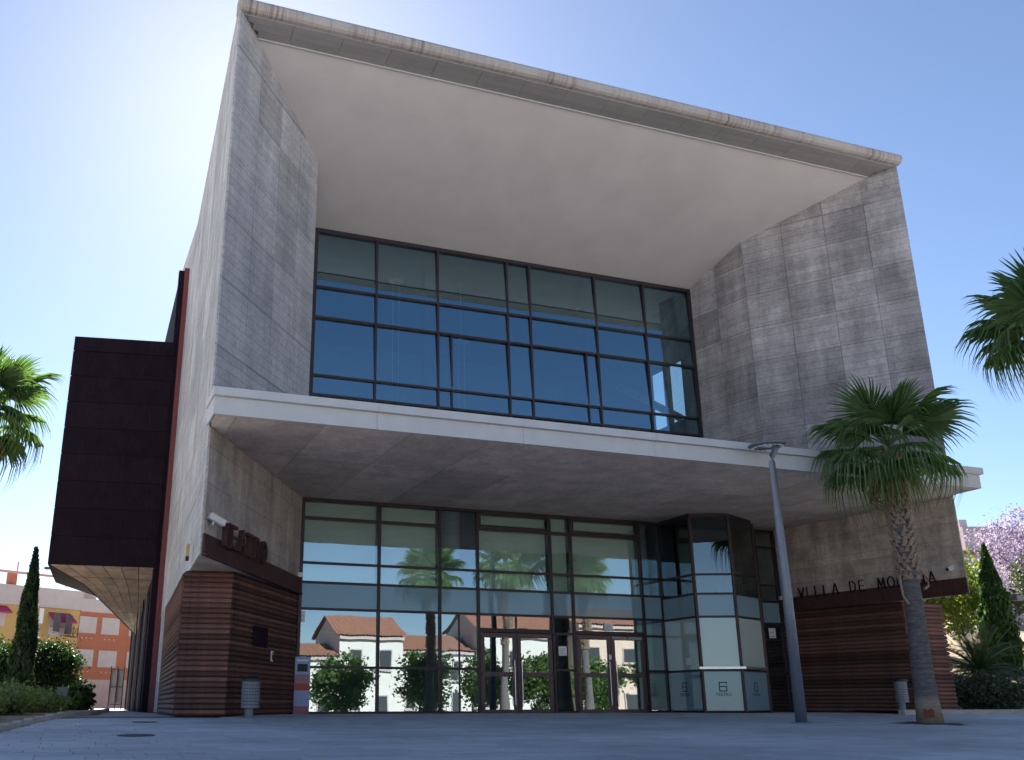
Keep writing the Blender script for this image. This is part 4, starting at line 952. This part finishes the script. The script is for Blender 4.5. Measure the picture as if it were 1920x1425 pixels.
add('awning', [(-2.5*K, -.05, zz(6.32)), (-.78*K, -.05, zz(6.32)), (-.66*K, -1.0, zz(5.72)), (-2.42*K, -1.0, zz(5.72)), (-2.42*K, -1.0, zz(5.6)), (-.66*K, -1.0, zz(5.6)), (-.78*K, -.04, zz(6.28)), (-2.5*K, -.04, zz(6.28))], [(0, 3, 2, 1), (3, 4, 5, 2), (7, 6, 5, 4), (0, 7, 4, 3), (1, 2, 5, 6)], M_AWN, yh, (PB.x, PB.y, 0), RZ)
bl = Y_.b('balcony_rail', -2.45, -.95, 5.33, 5.38, .5, .56, M_IRON)
Y_.b('balcony_floor', -2.45, -.95, 4.68, 4.74, .06, .56, M_IRON, bl)
for s in (-2.42, -1.7, -.98): Y_.b('baluster', s-.02, s+.02, 4.74, 5.33, .5, .55, M_IRON, bl)
m = MB()
for (s0, s1) in ((-2.4, -1.72), (-1.68, -1.0)):
    m.bar((s0*K, -.52, zz(4.76)), (s1*K, -.52, zz(5.32)), .05, .03); m.bar((s1*K, -.55, zz(4.76)), (s0*K, -.55, zz(5.32)), .05, .03)
m.build('cross_bars', M_IRON, bl, (PB.x, PB.y, 0), RZ)
fr = Y_.b('window_frame', -2.55, -.85, 2.0, 3.98, 0, .05, simple('ochre_frame', (.36, .25, .12), .9)); Y_.b('door_opening', -2.4, -1.0, 2.0, 3.86, .051, .07, M_GLS, fr); Y_.b('bright_panel', -2.3, -2.0, 2.9, 3.4, .072, .09, M_SHUT, fr)
wn = Y_.b('window', -6.4, -5.6, 5.2, 6.25, 0, .05, M_CR); Y_.b('shutter', -6.3, -5.7, 5.25, 6.2, .051, .07, M_SHUT, wn)
add('awning', [(-6.6*K, -.05, zz(6.5)), (-5.6*K, -.05, zz(6.5)), (-5.5*K, -.8, zz(6.1)), (-6.6*K, -.8, zz(6.1)), (-6.6*K, -.8, zz(5.98)), (-5.5*K, -.8, zz(5.98))], [(0, 3, 2, 1), (3, 4, 5, 2)], M_AWN, yh, (PB.x, PB.y, 0), RZ)
wn = Y_.b('window', -4.2, -3.0, 4.8, 6.2, 0, .05, M_CR); Y_.b('pane', -4.1, -3.1, 4.9, 6.1, .051, .07, M_GLS, wn)
rh = empty('apartment_house', (PB.x+5, PB.y+1, 0), 'terracotta apartment house with white shutters and pink plaster base', 'building'); R_ = LB_(rh)
R_.b('wall', .002, 12, 1.95, 6.55, -9, 0, M_RW); R_.b('base', .002, 12, -.3, 1.95, -9, .02, M_PK); R_.b('parapet', .045, 12, 6.55, 7.45, -9, .12, M_CR)
for (s0, s1, z0, z1) in ((.02, 1.42, 5.14, 6.18), (1.87, 3.37, 5.12, 6.2), (.02, 1.40, 2.88, 3.92), (1.83, 3.37, 2.85, 3.9), (4.25, 5.6, 5.12, 6.2), (4.25, 5.6, 2.85, 3.9)):
    wn = R_.b('window', s0, s1, z0-.06, z1+.04, 0, .09, M_CR); R_.b('shutter', s0+.14, s1-.14, z0+.12, z1-.1, .091, .11, M_SHUT, wn); R_.b('sill_gap', s0+.14, s1-.14, z0+.04, z0+.12, .091, .105, M_GLS, wn)
    R_.b('rail', s0+.2, s1-.2, z0+.34, z0+.37, .14, .16, M_IRON, wn)
    for q in (.25, .5, .78): R_.b('stud', s0+(s1-s0)*q-.05, s0+(s1-s0)*q+.05, z0-.44, z0-.36, 0, .06, M_CR)
R_.b('roof_turret', 1.0, 2.3, 7.45, 8.1, -4, -2, M_PK)
tag(add('wall_patch', bv(-.1*K, 1.1*K, -.035, -.021, zz(-.1), zz(.62)), BF, simple('ochre_patch', (.36, .26, .10), .9, var=.4, nscale=3), rh, (PB.x, PB.y, 0), RZ))
# pale fence panels behind the theatre's left side
e = empty('metal_fence', (3.3, 55, 0), 'pale mesh fence panel behind the left corner of the theatre', 'fence')
for k in range(3): box('rail', 3.05, 3.75, 54.98, 55.02, .25+k*.85, .31+k*.85, M_GALV, e)
for x in (3.05, 3.38, 3.7): box('post', x, x+.05, 54.95, 55.0, 0, 2.15, M_IRON, e)
box('infill', 3.08, 3.72, 55.021, 55.03, .35, 2.0, simple('fence_mesh', (.42, .40, .40), .8), e)
# lilac building on the right
e = empty('hillside_house', (78, 62, 5), 'pale house with flat roof and balustrade behind the jacaranda', 'building')
add('wall', bv(-11, 14, 0, 8, -3, 7.6), BF, M_LBW, e, (78, 62, 5), R(-18)); add('roof', bv(-11.3, 14.3, -.3, 8.3, 7.6, 7.9), BF, M_TILE, e, (78, 62, 5), R(-18)); 
add('upper_wall', bv(-4, 14, 1, 8, 7.9, 10.2), BF, M_LBW, e, (78, 62, 5), R(-18)); add('chimney', bv(-3.6, -2.9, 2, 2.7, 10.2, 11.0), BF, M_LBW, e, (78, 62, 5), R(-18))
for k in range(9): add('baluster', bv(-10.8+k*.6, -10.6+k*.6, -.2, 0, 7.9, 8.7), BF, M_CR, e, (78, 62, 5), R(-18))
for k in range(3):
    w_ = add('window', bv(-9+k*5, -7.4+k*5, -.06, .0, 3.6, 5.2), BF, M_CR, e, (78, 62, 5), R(-18)); add('pane', bv(-8.9+k*5, -7.5+k*5, -.09, -.061, 3.7, 5.1), BF, M_GLS, w_, (78, 62, 5), R(-18))

# street opposite, seen mirrored in the glass
def house(x0, x1, Y, z0, eave, ridge, mat, label, wins, depth=8):
    e = empty('town_house', ((x0+x1)/2, Y-depth/2, z0), label, 'house')
    box('wall', x0, x1, Y-depth, Y, z0, eave, mat, e)
    ov = .45; mid = Y-depth/2
    for (ya, yb, za, zb) in ((Y+ov, mid, eave-.05, ridge), (Y-depth-ov, mid, eave-.05, ridge)):
        m = MB(); n_ = int((x1-x0+.6)/.30)
        v = []; 
        for k in range(n_*4+1):
            xx = x0-.3+k*.075; h = .05*math.sin(k*math.pi/2)
            v += [(xx, ya, za+.08+h), (xx, yb, zb+.08+h)]
        m.raw(v, [(2*k, 2*k+1, 2*k+3, 2*k+2) for k in range(n_*4)]); m.build('roof_slope', M_TILE, e)
    MB().raw([(x0, Y, eave), (x0, Y-depth, eave), (x0, mid, ridge-.05)], [(0, 1, 2)]).raw([(x1, Y, eave), (x1, Y-depth, eave), (x1, mid, ridge-.05)], [(0, 1, 2)]).build('gable', mat, e)
    for (a, b, c, d) in wins:
        w_ = box('window', a, b, Y, Y+.10, c, d, M_CR, e); box('pane', a+.1, b-.1, Y+.101, Y+.12, c+.1, d-.1, M_GLS, w_); box('sill', a-.1, b+.1, Y, Y+.22, c-.1, c-.004, M_CR, w_)
    box('cornice', x0-.05, x1+.05, Y, Y+.28, eave-.32, eave-.08, M_CR, e); box('plinth', x0, x1, Y, Y+.06, z0, z0+.5, M_BGW, e)
gy = -1.46
house(14.0, 22.0, -20, gy, 3.9, 5.0, M_WHW, 'low white house with tiled roof mirrored at the left of the glass', [(15.2, 16.6, -.4, 1.6), (18.2, 19.2, .2, 1.6), (20.2, 21.2, -1.4, .8), (15.4, 16.3, 2.3, 3.4), (18.4, 19.4, 2.3, 3.4)])
house(22.05, 27.5, -20.2, gy, 5.6, 7.4, M_WHW, 'taller white house with tiled roof mirrored in the left panes', [(22.8, 24.0, 2.9, 4.5), (25.4, 26.6, 2.9, 4.5), (22.9, 23.9, -.2, 1.5), (25.2, 26.4, -1.4, .9)])
house(27.6, 34.5, -22, gy, 4.6, 6.0, M_WHW, 'white house with tiled roof mirrored behind the palms', [(28.4, 29.4, -.2, 1.6), (30.4, 31.4, -1.4, .9), (32.6, 33.6, -.2, 1.6), (28.6, 29.6, 2.4, 3.8), (32.4, 33.4, 2.4, 3.8)])
house(34.6, 43, -21, gy, 6.4, 8.2, M_WHW, 'two storey white house mirrored above the left doors', [(35.4, 36.6, 3.3, 4.8), (38, 39.2, 3.3, 4.8), (40.8, 42.0, 3.3, 4.8), (36, 37.2, -.2, 1.6), (40, 41.4, -1.4, .9)])
house(44, 56, -20, gy, 6.9, 9.0, M_BGW, 'beige house with tiled roof mirrored above the right doors', [(45, 46.4, 3.9, 5.3), (49, 50.4, 3.9, 5.3), (53, 54.4, 3.9, 5.3), (45.2, 46.4, -.2, 1.6), (49, 50.6, -1.4, 1.0)])
house(57, 70, -16, gy, 6.4, 8.2, M_BGW, 'long beige house mirrored in the bay window', [(58, 59.4, 3.5, 5), (62, 63.4, 3.5, 5), (66, 67.4, 3.5, 5), (60, 61.4, -.2, 1.6)])
tag(box('low_wall', 33, 62, -12.3, -12, gy, -.35, M_ORW), 'low orange garden wall across the street mirrored in the doors', 'wall')
for i, (x, y_, h, r_) in enumerate([(18.7, -7.0, 5.0, 2.0), (25.0, -7.5, 5.2, 1.9), (29.5, -7.2, 5.4, 1.9), (34.0, -7.4, 5.4, 2.0), (38.7, -7.0, 5.2, 2.0), (44.2, -7.2, 5.8, 2.1)]):
    tree('street_tree', x, y_, -1.46, h, (r_, r_, 2.0), .11, L_TREE, '%s bushy street tree from the left in the row mirrored in the entrance glass' % ['first', 'second', 'third', 'fourth', 'fifth', 'sixth'][i], leaf=.17, nc=70, per=90, spread=.34, group='orange trees along the street', trunk_h=1.2)
